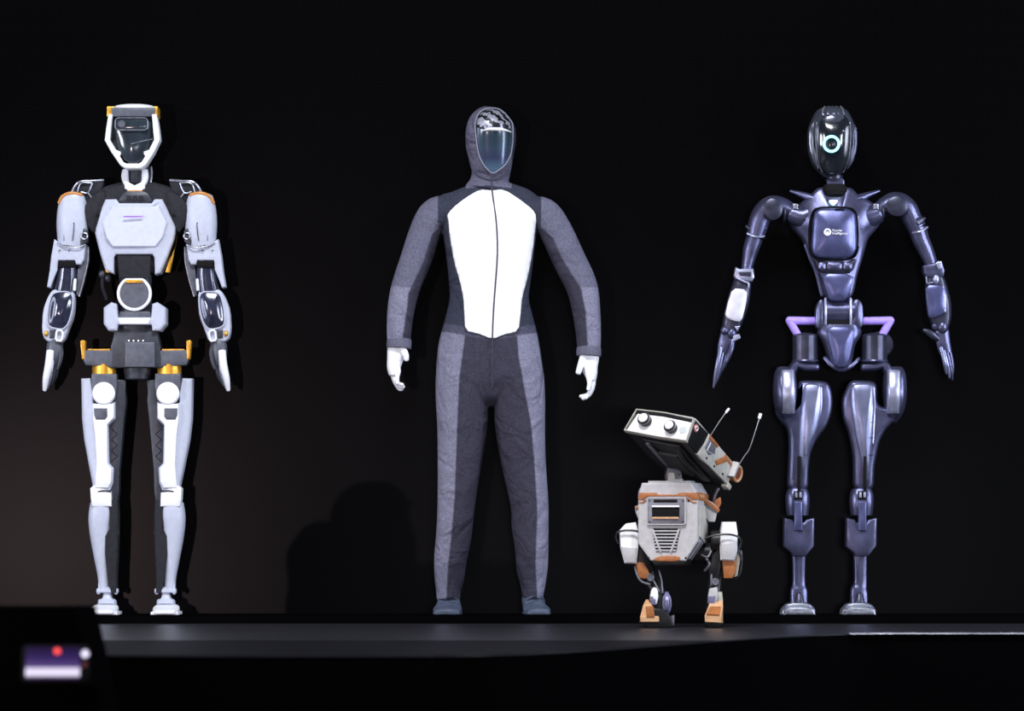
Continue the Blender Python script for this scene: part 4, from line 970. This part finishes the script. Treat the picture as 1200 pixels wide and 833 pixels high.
# shoes
for pts in ([(527, 707, -22, 12, 9), (526, 709, -6, 14, 10.5), (525.5, 711.5, 10, 15.5, 7.8), (524.8, 714.5, 32, 17, 5), (524.3, 716, 50, 14.5, 4)],
            [(623, 707, -22, 10.5, 9), (624.5, 709, -6, 12.2, 10.5), (626.5, 711.5, 10, 14, 7.8), (629, 714.5, 30, 16, 5), (630.5, 716, 46, 13, 4)]):
    P = PT(); P.loft(pts, n=22, sub=4, pw=2.1, side=(1, 0, 0), round0=3, round1=4)
    P.loft([(a, 718.4, c, r_ + .6, 1.6) for a, b, c, r_, e in pts], n=16, sub=4, pw=5, side=(1, 0, 0), round0=3, round1=4)
    P.loft([(pts[1][0], 697, 0, 12, 13), (pts[1][0], 704, 0, 13.2, 15), (pts[2][0], 709, 4, 13.5, 16)], n=20, sub=3)
    remeshed(P, 'shoe', M['shoe'], R2, 0.003, 3)

# ================================================================== small two-legged robot on the stage floor
KD = 1 / 358.0; DX = 800.0; DB = 734.5
RD = empty('small_droid', ((DX - 600) * KD, -1.06, 0.0), 'small white and orange two-legged robot with a tilted box head and two antennas', 'robot')
DW = M['d_white']; DBk = M['d_black']; DO = M['d_orange']
yaw = math.radians(14)
bmap = figmap(DX, DB, KD, yaw=yaw, pivot=788)
fl = figmap(DX, DB, KD)
def PB(): return Part(bmap)
def PF(): return Part(fl)
# ---- body shell
P = PB()
fr = [(757.5, 565.5), (816, 565.5), (824, 579.5), (823.5, 634), (809, 656.5), (768, 656.5), (753, 636), (753, 579.5)]
# front shell: chamfered top lip leaning back
def bodyfn(x, y): return -max(0, 580 - y) * .9 - max(0, y - 636) * .35
P.plate(fr, -30, 29, 1.6, fn=None)
body_d = P.done('body_core', DW, RD, 'chamfered white body shell', ang=20)
P = PB(); P.plate([(757, 566), (816, 566), (823, 578), (754, 578)], -34, 24, 2); P.box(763, 810, 563, 568, -26, 20, 1); P.done('top_deck', M['d_white'], body_d)
P = PB(); P.plate([(754.5, 577), (775, 577), (777, 579), (800, 579), (802, 577), (822.5, 577), (823.5, 585), (818, 585), (812, 581.2), (765, 581.2), (759, 585), (753.3, 585)], 24, 30.6, .6)
P.done('orange_band', DO, body_d)
P = PB(); P.plate([(765.5, 583.0), (812.5, 583.0), (819, 587.5), (823, 587.5), (823, 589), (818.5, 589), (812, 584.3), (766, 584.3), (759.5, 589), (754, 589), (754, 587.5), (758.5, 587.5)], 24, 30.2, .3)
P.done('orange_pinstripe', DO, body_d)
P = PB(); P.plate(rrect(765, 809.5, 583.5, 614, 2.5), 26, 32.2, 1.2); wf = P.done('display_frame', M['d_grey'], body_d)
P = PB(); P.frame(rrect(764, 810.5, 582.7, 614.8, 3), 1.4, 26, 32.8); P.done('frame_rim', M['d_white'], wf)
P = PB(); P.box(772.5, 800.5, 585, 588.4, 30, 32.8, .3); P.done('display_slot', M['black'], wf)
P = PB(); P.box(770.5, 803, 593.5, 606.5, 30, 32.9, .3); sc_ = P.done('display', M['black'], wf)
P = PB(); P.box(770.5, 803, 592, 594, 31, 35, .6); P.done('display_lip', M['d_bright'], wf)
P = PB(); P.box(771, 802.5, 605.3, 607.6, 31, 35, .6); P.done('display_lip', M['d_tan'], wf)
for (x_, y_) in ((767.5, 610.8), (807, 610.8), (767.5, 586.4), (807, 586.4)):
    P = PB(); P.cyl((x_, y_, 32.6), 'd', .8, 1, .1, n=10); P.done('screw', M['black'], wf)
for (x_, y_) in ((761, 586.5), (813.3, 586.5), (765.5, 653), (810, 653)):
    P = PB(); P.cyl((x_, y_, 29.4), 'd', 1.2, 1.4, .2, n=12); P.done('bolt', M['black'], body_d)
# grille: dark recess, seven slats, two slanting bars
P = PB(); P.plate([(769.5, 618.5), (803.5, 618.5), (798.5, 645.5), (774.5, 645.5)], 26, 29.6, .3); gr = P.done('grille_recess', M['black'], body_d)
for k_ in range(7):
    y_ = 620.8 + k_ * 3.75; t = (y_ - 618.5) / 27
    P = PB(); P.box(770 + 5 * t, 803 - 5 * t, y_, y_ + 1.7, 28.6, 31, .4); P.done('grille_slat', DW, gr)
for sgn, xa, xb in ((1, 770.5, 780.5), (-1, 802.5, 792.5)):
    P = PB(); P.plate([(xa - 1.1, 619), (xa + 1.1, 619), (xb + 1.1, 646), (xb - 1.1, 646)], 28.6, 31.8, .3); P.done('grille_bar', DW, gr)
P = PB(); P.plate([(776, 652), (781, 650.5), (798, 650.5), (803, 652), (803, 655), (798, 656.8), (776, 656.8), (771, 655)], 24, 30.4, .6); P.done('orange_chin', DO, body_d)
P = PB(); P.plate([(766, 654), (812, 654), (806, 662), (772, 662)], -24, 24, 1.5); P.done('belly', DBk, body_d)
# right flank (the side that faces right)
sm_ = lambda x0: (lambda u, v, d: bmap(x0 + d, v, -u))
P = Part(sm_(824)); P.plate([(-30, 576), (30, 579), (30, 588), (-30, 585)], 0, 1.2, .4); P.done('flank_band', DO, body_d)
P = Part(sm_(824)); P.plate([(-22, 592), (24, 592), (24, 628), (10, 636), (-22, 628)], -1, 1.4, .5); P.done('flank_panel', M['d_cream'], body_d)
for k_ in range(3):
    P = Part(sm_(824)); P.plate([(-20 + k_ * 8, 579), (-15 + k_ * 8, 579.2), (-15 + k_ * 8, 583), (-20 + k_ * 8, 583)], .5, 1.9, .2); P.done('flank_slot', M['d_tan'], body_d)
P = PB(); P.tube([(809.5, 655, 22), (823.5, 634.5, 23), (824.2, 632, 10)], 1.6); P.tube([(812, 655, 10), (825, 636, 8)], 1.2); P.done('flank_rail', M['d_grey'], body_d)
# side pods
P = PF(); P.plate([(824, 583), (835, 588), (843, 596), (842, 600), (826, 590)], -32, -2, 1); P.plate([(826, 589), (841, 598), (838, 611), (831, 611), (825, 604)], -30, -4, 1.5); pod = P.done('side_pod', M['d_white'], RD)
P = PF(); P.plate([(824, 583.5), (833, 588), (843.5, 596.5), (842, 600), (832, 592.5), (824, 588)], -8, 0, .6); P.plate([(838, 585), (844.5, 582), (845.5, 589), (841, 598), (836, 593)], -26, -4, 1); P.done('pod_stripe', DO, pod)
P = PF(); P.tube([(836.5, 591, -12), (838, 581, -12), (842, 572.5, -12)], 1.6); P.done('pod_lever', M['d_grey'], pod)
P = PF(); P.plate([(744.5, 593), (753, 589), (753, 604), (748, 606.5), (745.5, 600)], -26, -2, 1.2); pod = P.done('side_pod', M['d_white'], RD)
P = PF(); P.plate([(744.5, 593.5), (753, 589), (753, 592.5), (744.8, 596.5)], -6, 0, .5); P.done('pod_stripe', DO, pod)
P = PF(); P.tube([(753, 571, -8), (749.8, 573.5, -8), (749, 582, -8), (749.8, 592, -8)], 1.1); P.done('pod_hose', M['d_grey'], pod)
# neck
P = PF(); P.plate([(782, 548), (798, 549), (799, 560), (797, 566), (781, 566), (780.5, 556)], -18, 4, 1.2); nk = P.done('neck_bracket', M['d_grey'], RD)
P = PF(); P.plate([(783.5, 553.5), (790, 553.5), (791, 566.5), (782, 566.5)], 2, 7, .8); P.box(787, 800, 561, 566.5, 0, 8, 1); P.done('neck_plate', M['d_cream'], nk)
P = PF(); P.loft([(790, 556, -10, 9, 10), (793, 545, -12, 11, 12), (797, 535, -16, 12, 13)], n=16, pw=3); P.done('neck_joint', DBk, nk)
for xx in (790, 795.5):
    P = PF(); P.cyl((xx, 556, 4.5), 'd', .9, 1, .1, n=10); P.done('bolt', M['black'], nk)
P = PF(); P.tube([(781, 550, -4), (779.5, 556, 0), (780.5, 565, 0)], .9); P.tube([(782, 548, -6), (785, 542, -12)], 1.2); P.done('neck_cable', M['d_cable'], nk)
# ---- head: a long box pitched up and turned
ex = Vector((.85, -.502, -.156)); ey = Vector((.403, .813, -.419)); ez = Vector((.33, .293, .893))
ex.normalize(); ey = (ey - ex * ey.dot(ex)).normalized(); ez = ex.cross(ey).normalized()
HO = fl(745.3, 480.3, 34)      # front top left corner
def hmap(x, y, d): return HO + (ex * x + ez * (-y) - ey * d) * KD
def hside(u, v, d): return HO + (ex * (HW_ + d) + ez * (-v) + ey * u * 1.09) * KD
HW_ = 77.0; HL = 134.0; HH = 29.0
def PH(): return Part(hmap)
# outline of a cross-section (front view) and its taper along the length
P = PH()
def sec(l, x0, x1, y0, y1, c=3):
    return [(x0 + c, y0, -l), ((x0 + x1) / 2, y0 - 1.2, -l), (x1 - c * .3, y0, -l), (x1, y0 + c * .4, -l), (x1, y1, -l), ((x0 + x1) / 2, y1 + .8, -l), (x0 - 5, y1, -l), (x0, y0 + c, -l)]
P.rings([sec(2, 0.5, 76.5, 0.5, 28.5), sec(HL * .5, 2, 76.5, -1.5, 29), sec(HL * .86, 6, 75, -1.5, 27), sec(HL, 10, 73, 3, 24)])
hd = P.done('head_shell', M['d_under'], RD, 'long black-bottomed box head tilted upward', ang=25)
# white front hood rim
P = PH(); P.frame([(-5.5, 29.3), (0.3, .2), (38, -1.6), (77.3, .2), (77.6, 29.3), (38, 30.2)], 1.2, -4, 3.0); P.done('face_rim', M['d_cream'], hd)
P = PH(); P.plate([(-2.3, 27.8), (3.8, 5.4), (38, 4.0), (75, 5.4), (75.8, 27.8), (38, 28.8)], -4, 1.4, .6); fc = P.done('face_panel', M['d_bright'], hd, 'bright white face plate')
P = PH(); P.plate([(0.6, 5.8), (3.5, 1.4), (38, -.2), (75.5, 1.6), (75.5, 5), (38, 3.4), (5, 4.6)], -4, 1.2, .4); P.done('face_top_border', M['black'], hd)  # black border along the top of the face plate
for (x_, y_, r_, nm) in ((17.5, 12.2, 7.4, 'a'), (53.5, 15.8, 7.0, 'b')):
    P = PH(); P.cyl((x_ + .5, y_ + 1.2, 5), 'd', r_, 11, .8, n=28); e_ = P.done('eye_ring', M['d_black'], hd)
    P = PH(); P.ringtube((x_ + .5, y_ + 1.2, 8.5), r_ - .1, .7, n=32); P.done('eye_flange', M['d_grey'], e_)
    P = PH(); P.cyl((x_ + .3, y_ + .8, 10.4), 'd', r_ - 1.7, 2.6, .9, n=28); P.done('eye_lens', M['d_lens'], e_)
P = PH(); P.cyl((68.5, 16.5, 1.6), 'd', 4.6, 1.4, .3, n=24); P.done('sensor_disc', mat('pale_grey_disc', (0.50, 0.56, 0.60), 0.5), hd)
# right side of the head
def PS(): return Part(hside)
P = PS(); P.plate([(2, 0.5), (38, -1.5), (36, 12), (28, 29), (2, 29)], -2, 0.8, .4); P.done('cheek_black', M['black'], hd)
P = PS(); P.ringtube((8, 7.5, 1.0), 4.0, 1.1, n=28); P.cyl((8, 7.5, 1.2), 'd', 3.4, 1.6, .3, n=24); sl = P.done('side_sensor', M['d_red'], hd)
P = PS(); P.ringtube((8, 7.5, 2.0), 2.6, .6, n=24); P.done('sensor_ring', M['d_bright'], sl)
P = PS(); P.plate([(38, -1.5), (112, 1), (116, 5), (114, 25), (60, 28), (42, 30), (30, 30), (36, 12)], -2, 1.6, .6); cs = P.done('side_panel', M['d_cream'], hd, 'cream side panel with orange stripes')
P = PS(); P.plate([(40, 4), (60, 3.5), (63, 12), (52, 19), (38, 16)], 1, 2.4, .3); P.done('grey_patch', M['d_grey'], cs)
P = PS(); P.plate([(39, -1), (64, -1), (64, 3), (40, 3)], 1, 2.5, .3); P.plate([(86, 0), (112, 1.5), (114, 5.5), (96, 4), (76, 20), (69, 17), (84, 4)], 1, 2.5, .3); P.done('orange_stripe', DO, cs)
for (u_, v_) in ((50, 24), (72, 23), (95, 21)):
    P = PS(); P.cyl((u_, v_, 1.8), 'd', 1.4, 1.2, .2, n=12); P.done('bolt', M['black'], cs)
P = PS(); P.tube([(46, 6, 2.6), (44, 17, 2.6), (60, 14, 2.6)], .4, n=6, sub=1); P.done('panel_line', M['d_bright'], cs)
P = PH(); P.plate([(74, -1.5), (77.5, -1.5), (77.5, .6), (74, .6)], -HL * .9, -1, .5); P.done('head_edge', M['d_cream'], hd)
P = PH(); P.plate([(4, -1.4), (40, -2.6), (74.5, -1.8), (74.5, -.2), (4, .2)], -HL * .92, 0, .4); P.done('head_top', DW, hd)
# rear drum
dc = (119, 7.5)
P = PS(); P.cyl((dc[0], dc[1], 1.5), 'd', 9.6, 9, .8, n=32); dr = P.done('rear_drum', DO, hd)
P = PS(); P.ringtube((dc[0], dc[1], 6.2), 8.8, 1.5, n=36, a0=60, a1=420); P.done('drum_rim', M['d_tan'], dr)
P = PS(); P.cyl((dc[0], dc[1], 5.2), 'd', 6.8, 1.6, .3, n=28); P.done('drum_face', M['d_red'], dr)
P = PS(); P.plate([(107, -2), (111.5, -3), (111, 16), (106.5, 17)], 1, 9.5, 1.0); P.done('drum_mount', M['d_white'], dr)
P = PS(); P.plate([(112, 22), (122, 23), (121, 29), (113, 29)], -6, 3, 1); P.done('tail_block', M['d_cream'], hd)
# underside ribs
P = PH(); P.plate([(14, 29), (64, 30), (64, 33), (14, 32)], -HL * .8, -12, 1.2); P.plate([(24, 32), (56, 32), (52, 37), (28, 37)], -HL * .66, -34, 1.5); un = P.done('underside_frame', M['d_under'], hd)
for xx in (20, 60):
    P = PH(); P.loft([(xx, 33, -16, 3, 2.5), (xx - 4 if xx > 40 else xx + 4, 35, -50, 3.4, 2.6), (xx, 32, -95, 2.5, 2)], n=10, side=(1, 0, 0)); P.done('underside_rail', M['d_grey'] if xx == 20 else M['d_under'], un)
# antennas
P = PF(); P.tube([(833.3, 509.5, -12), (843, 494, -13), (852, 481.5, -14)], .42, n=8, sub=2); a_ = P.done('antenna', M['d_steel'], RD)
P = PF(); P.loft([(851.2, 482.6, -14, 1.4, 1.4), (854.8, 478.2, -14, 1.4, 1.4)], n=10, sub=1, round1=.8); P.done('antenna_tip', M['d_bright'], a_)
P = PF(); P.tube([(867.5, 543, -20), (873, 534, -20), (879, 525.5, -20), (885, 508, -20), (891, 489, -20)], .48, n=8, sub=3); a_ = P.done('antenna', M['d_steel'], RD)
P = PF(); P.loft([(890.6, 489.5, -20, 1.9, 1.9), (892.3, 484, -20, 1.9, 1.9)], n=10, sub=1, round1=.8); P.done('antenna_tip', M['d_bright'], a_)
# ---- legs
P = PF(); P.cyl((800, 648, -14), 'x', 12, 92, 2, n=24); P.done('hip_axle', DBk, RD)
# thigh housings
def bend(cx, s_, slope): return lambda x, y: -abs(x - cx) * slope
P = PF(); P.plate([(733.5, 613), (745, 611.5), (748, 622), (748, 640), (746, 660), (732, 659.5), (727, 641), (726, 621)], -16, 10, 2.4, crown=1.5); lp = P.done('thigh_housing', M['d_bright'], RD, 'white housing beside the body, viewer left', ang=20) 
P = PF(); P.plate([(727.5, 640), (745, 641.5), (745, 659), (733, 658.5)], 6, 12.6, 1); P.done('housing_lower', DW, lp)
P = PF(); P.cyl((750, 634, -6), 'x', 13, 12, 1.5, n=24); P.plate([(745, 612), (754, 622), (760, 648), (766, 668), (752, 672), (744, 655)], -14, 3, 2); P.done('hip_motor', DBk, lp)
P = PF(); P.plate([(846, 611), (862, 611), (864, 624), (863.5, 644), (860, 657), (844, 656), (843, 640), (844, 622)], -16, 10, 2.4, crown=1.5); rp = P.done('thigh_housing', M['d_bright'], RD, 'white housing beside the body, viewer right', ang=20)
P = PF(); P.plate([(844, 636), (863, 635), (860, 655.5), (845, 655)], 6, 12.6, 1); P.done('housing_lower', DW, rp)
P = PF(); P.cyl((839, 634, -6), 'x', 13, 12, 1.5, n=24); P.plate([(843, 640), (845, 660), (842, 676), (834, 684), (830, 668), (834, 650)], -14, 3, 2); P.done('hip_motor', DBk, rp)
# cables
P = PF(); P.tube([(751, 624, 14), (744, 621.5, 16), (732, 621, 16), (723, 623.5, 12), (721, 630, 4), (724, 636, -4)], 1.2); P.done('hip_cable', M['d_cable'], lp)
P = PF(); P.tube([(826, 630, 14), (838, 626.5, 16), (852, 625.5, 17), (863, 628, 15), (868.5, 634, 8), (867, 641, -2)], 1.2); P.done('hip_cable', M['d_cable'], rp)
P = PF(); P.tube([(864.5, 646, 4), (867.5, 648, 4), (869, 660, 2), (867, 672, 0), (862, 678, -2)], 1.2); P.tube([(865, 644, 3), (868, 646, 3), (868.5, 656, 3)], 1.6); P.done('leg_cable', M['d_cable'], rp)
P = PF(); P.tube([(744, 664, 2), (747, 674, 4), (752, 681, 5), (761, 684, 4)], 1.3); P.done('leg_cable', M['d_grey'], lp)
# lower thigh, orange
P = PF(); P.plate([(744, 658), (754, 658.5), (760, 668), (762, 676), (755, 678), (748, 676)], -12, 5, 1.6, crown=1); P.done('orange_shin', DO, RD)
P = PF(); P.plate([(846, 656), (861, 655), (863, 652), (862.5, 668), (858, 677), (848, 677)], -12, 6, 1.6, crown=1); P.done('orange_shin', DO, RD)
P = PF(); P.plate([(862, 648), (866, 646), (867.5, 654), (864, 674), (860, 676)], -10, 2, 1); P.done('shin_side', M['d_cream'], RD)
# shanks (black frames with white knee caps)
P = PF(); P.loft([(758, 668, -8, 9, 9), (764, 680, -8, 9, 9), (770, 692, -6, 9, 10), (770, 710, -2, 11, 13), (770, 722, 0, 14, 16)], n=14, pw=3); lk = P.done('shank', DBk, RD)
P = PF(); P.loft([(842, 668, -8, 7, 9), (838, 684, -8, 8, 9), (837, 700, -6, 8, 10), (836, 716, -2, 9, 13)], n=14, pw=3); rk = P.done('shank', DBk, RD)
P = PF(); P.tube([(836, 664, 0), (833.5, 674, 2), (834, 684, 2)], 1.4); P.done('shank_rod', M['d_grey'], rk)
P = PF(); P.plate([(763, 690), (766.5, 687), (770, 689.5), (771.3, 698), (769, 708), (764, 708.5), (761, 700)], 2, 15, 1.6, crown=1, smooth=1); P.done('knee_cap', M['d_bright'], lk)
P = PF(); P.plate([(761.5, 698), (768, 698), (768, 708), (763, 708)], 6, 15.8, .8); P.done('knee_cap_lower', M['d_lav'], lk)
P = PF(); P.cyl((781, 706.5, 5), 'x', 14, 5, 1, n=28); P.plate(circle(781, 706.5, 5.5, 12.5, n=28), 5, 14, 1.2); P.done('ankle_disc', M['d_lav'], lk)
P = PF(); P.frame(circle(781.2, 706, 4, 9, n=24), 1, 12, 15); P.done('disc_ring', M['d_grey'], lk)
P = PF(); P.plate([(831, 689), (840, 687), (841, 697), (838, 707), (829, 706), (829.5, 696)], 2, 12, 1.5, crown=1); P.done('knee_cap', DW, rk)
P = PF(); P.plate([(829.5, 698), (838, 697), (837, 707), (829, 706)], 6, 13, .8); P.done('knee_cap_lower', M['d_lav'], rk)
P = PF(); P.plate([(838, 693), (846, 693), (847, 710), (846.5, 727), (840, 729)], -12, 6, 1.2); P.done('ankle_plate', M['d_cream'], rk)
for (x_, y_, z_, r_, pr_) in ((762, 676, 4, 4.5, lk), (838, 681, 3, 4.2, rk)):
    P = PF(); P.cyl((x_, y_, z_), 'd', r_, 5, .7, n=24); P.ringtube((x_, y_, z_ + 2.5), r_ - .8, .5, n=24); P.done('knee_joint', M['d_grey'], pr_)
P = PF(); P.tube([(772, 668, 4), (775, 680, 6), (776, 694, 7)], 1.0); P.tube([(766, 680, 5), (772, 692, 9)], .9); P.done('shank_rod', M['d_grey'], lk)
P = PF(); P.plate([(770, 700), (776, 700), (778, 716), (772, 720), (768, 712)], 4, 13, 1.2); P.done('ankle_plate', DBk, lk)
P = PF(); P.tube([(828, 655, 2), (831, 661, 4), (826, 668, 0)], 1.6); P.tube([(822, 650, 8), (829, 652, 8), (833, 645, 4)], 1.2); P.done('hip_hose', M['d_grey'], rk)
# feet: wedge shells on black soles
P = PF()
P.rings([[(749, 722, 36), (771, 722, 36), (771, 727, 36), (750, 727, 36)], [(753, 709, 16), (763, 708, 16), (763, 730, 16), (749, 728, 16)], [(757, 702, -4), (764, 702, -4), (764, 730, -4), (757, 730, -4)]])
f1_ = P.done('foot_shell', M['d_tan'], RD, 'orange wedge-shaped foot shell, viewer left', ang=20)
P = PF(); P.plate([(756, 709.5), (764.5, 709), (766, 722), (756.5, 722)], 14, 37.5, 1); P.done('foot_accent', DO, f1_)
P = PF(); P.plate([(751, 725), (764, 721), (764, 712), (775, 712), (786, 722), (788, 731), (785, 734.5), (759, 734.5), (752, 729)], -18, 34, 2); P.done('sole', DBk, f1_)
P = PF(); P.plate([(786, 721), (790, 720), (789.5, 732), (786, 734)], -8, 12, 1); P.done('heel_plate', M['d_grey'], f1_)
P = PF()
P.rings([[(824, 720, 38), (843, 721, 38), (843, 728, 38), (824.5, 727, 38)], [(829, 710, 22), (846, 710, 22), (846, 729, 22), (826, 729, 22)], [(833, 700, -2), (847, 700, -2), (847, 729, -2), (833, 729, -2)]])
f2_ = P.done('foot_shell', M['d_tan'], RD, 'orange wedge-shaped foot shell, viewer right', ang=20)
P = PF(); P.rings([[(826, 719.2, 38), (841, 720, 38), (842.5, 711, 24), (831.5, 711, 24)], [(826, 718.2, 39), (841, 719, 39), (843.5, 709.5, 25), (831, 709.5, 25)]]); P.done('foot_accent', DO, f2_)
P = PF(); P.plate([(825, 727), (844, 727), (843, 732), (841, 734.5), (828, 734.5), (826, 731)], -14, 33, 1.5); P.done('sole', DBk, f2_)

# ================================================================== foreground, lower left: black case with a phone
P = Part(ident)
CY = -5.8
P.rings([[(-1.75, CY + .5, -1.2), (-.64, CY + .5, -1.2), (-.957, CY + .5, .15), (-1.75, CY + .5, .15)],
         [(-1.75, CY, -1.2), (-.64, CY, -1.2), (-.957, CY, .155), (-1.75, CY, .155)]])
P.rings([[(-1.75, CY + .02, -1.2), (-.90, CY + .02, -1.2), (-.90, CY + .02, -.009), (-1.75, CY + .02, -.009)],
         [(-1.75, CY - .09, -1.2), (-.90, CY - .09, -1.2), (-.90, CY - .09, -.009), (-1.75, CY - .09, -.009)]])
case = P.done('equipment_case', M['plinth'], None); case['label'] = 'big unlit black case with a sloping right edge in front of the stage'; case['category'] = 'case'
# phone lying on its long edge against the case, its lit display towards the viewer
PHC = Vector((-.987, CY - .055, .0345))
ph = empty('mobile_phone', tuple(PHC), 'mobile phone held sideways with a lit purple and white display', 'phone')
pm = lambda x, y, d: Vector((x, -d, y))
tilt = Matrix.Rotation(math.radians(-14), 3, 'X')
ph_map = lambda x, y, d: tilt @ Vector((x, -d, y))
P = Part(ph_map); P.plate(rrect(-.077, .070, -.042, .040, .01), -.0045, .0045, .0015); P.done('phone_body', M['black'], ph)
def screen_mat():
    m = mat('phone_display', (0, 0, 0), 0.3, emit=(0.05, 0.02, 0.12), estr=0.8)
    nt = m.node_tree; b = nt.nodes['Principled BSDF']; tc = nt.nodes.new('ShaderNodeTexCoord')
    s = nt.nodes.new('ShaderNodeSeparateXYZ'); mr = nt.nodes.new('ShaderNodeMapRange')
    mr.inputs['From Min'].default_value = -.036; mr.inputs['From Max'].default_value = .036
    r = nt.nodes.new('ShaderNodeValToRGB'); e = r.color_ramp.elements
    e[0].position = 0; e[0].color = (0.02, 0.008, 0.05, 1); e[1].position = 1; e[1].color = (0.012, 0.006, 0.03, 1)
    for p_, c_ in ((.10, (0.03, 0.012, 0.07, 1)), (.14, (0.85, 0.78, 1.0, 1)), (.34, (0.85, 0.78, 1.0, 1)), (.40, (0.10, 0.06, 0.22, 1)), (.65, (0.035, 0.018, 0.11, 1))):
        q = e.new(p_); q.color = c_
    nt.links.new(tc.outputs['Object'], s.inputs[0]); nt.links.new(s.outputs['Z'], mr.inputs['Value']); nt.links.new(mr.outputs[0], r.inputs[0])
    nt.links.new(r.outputs[0], b.inputs['Emission Color']); b.inputs['Emission Strength'].default_value = 1.0
    return m
P = Part(ph_map); P.plate(rrect(-.068, .050, -.036, .036, .004), .003, .0052, .0003); P.done('display', screen_mat(), ph, 'lit display, white along the bottom')
P = Part(ph_map); P.cyl((.0605, .020, .005), 'd', .0085, .002, .0004, n=20); P.done('shutter_button', mat('white_button', (.8, .8, .85), .5, emit=(.8, .75, 1), estr=.9), ph)
P = Part(ph_map); P.cyl((.0, .026, .0058), 'd', .0075, .002, .0004, n=20); P.done('record_light', mat('red_light', (.8, .05, .05), .5, emit=(1, .08, .06), estr=1.0), ph)
P = Part(ph_map); P.ringtube((.0595, -.004, .005), .004, .001, n=16, m=6); P.done('mode_icon', mat('dim_red_icon', (.3, .1, .12), .5, emit=(.25, .06, .08), estr=.5), ph)

# ================================================================== presenter in the pit, left of the picture: throws the shadow on the wall
LP = Vector((-3.4, -12.0, 0.10)); YP = -4.36
def shmap(x, y, d):
    """a point of the shadow on the wall (figure scale) traced back to the presenter's own depth"""
    wx = (x - 600) / 333.0; wz = CAM_H + (615 - y) / 333.0
    t = (YP - LP.y) / (0 - LP.y)
    q = LP + (Vector((wx, 0, wz)) - LP) * t
    return Vector((q.x - PRX, -d * KF * .7, q.z - PRZ))
PRX = -1.58; PRZ = -1.2
pr = empty('presenter', (PRX, YP, PRZ), 'person in a dark jacket and glasses seen in profile, whose shadow falls on the wall', 'person')
M['jacket'] = mat('black_leather_jacket', (0.01, 0.01, 0.011), 0.5); M['skin'] = mat('skin', (0.35, 0.2, 0.14), 0.5); M['hair'] = mat('grey_hair', (0.12, 0.12, 0.12), 0.7)
P = Part(shmap)
P.plate([(396, 622), (393, 605), (398, 588), (410, 573), (425, 566), (440, 565), (456, 570), (468, 576), (474, 584), (474, 597), (477, 606), (480, 618), (487, 633), (485, 638), (482, 641), (486, 650), (485, 658), (481, 664), (481, 674), (477, 690), (468, 692), (451, 690), (446, 700), (446, 730), (398, 730), (396, 650)], -26, 26, 12, crown=9, smooth=2)
remeshed(P, 'head', M['skin'], pr, 0.006, 3)
P = Part(shmap)
P.plate([(393, 612), (392, 600), (397, 586), (410, 571), (425, 564), (441, 563), (458, 568), (469, 575), (464, 582), (440, 584), (422, 600), (412, 622), (400, 636)], -28, 28, 8, crown=6, smooth=2)
remeshed(P, 'hair', M['hair'], pr, 0.006, 2)
P = Part(shmap); P.tube([(476, 590, 22), (477, 590, 0), (476, 590, -22)], 4.5, sub=2); P.tube([(472, 588, 24), (440, 600, 28)], 1.4, sub=1); P.done('glasses', M['black'], pr)
P = Part(lambda x, y, d: Vector((x, -d, y)))
# torso and legs in metres
t_ = (YP - LP.y) / 12.0
def sx(px): return LP.x + ((px - 600) / 333.0 - LP.x) * t_ - PRX
def sz(py): return LP.z + (CAM_H + (615 - py) / 333.0 - LP.z) * t_ - PRZ
xc = (sx(339) + sx(462)) / 2; hw = (sx(462) - sx(339)) / 2
P.loft([(sx(405), sz(648), 0, .06, .09), (sx(395), sz(654), 0, .11, .17), (xc, sz(675), 0, hw - .015, .21), (xc, sz(713), 0, hw, .23), (xc, .95, 0, hw * 1.0, .2), (xc, .80, 0, hw, .19), (xc, .70, 0, hw * .9, .18)], n=24, sub=4, side=(1, 0, 0), round0=.02)
for sg in (-1, 1):
    P.loft([(xc, .80, sg * .09, .1, .095), (xc, .45, sg * .1, .075, .075), (xc, .08, sg * .1, .055, .055)], n=16, side=(1, 0, 0))
    P.loft([(xc - .03, 0.045, sg * .1, .12, .05)] * 1 + [(xc + .05, 0.04, sg * .1, .13, .045)], n=14, sub=1, side=(1, 0, 0))
    P.loft([(xc, sz(672), sg * .2, .055, .055), (xc, 1.02, sg * .26, .05, .05), (xc + .03, .82, sg * .25, .04, .04)], n=14, side=(1, 0, 0), round0=.03, round1=.02)
P2 = P
remeshed(P2, 'clothed_body', M['jacket'], pr, 0.012, 3)
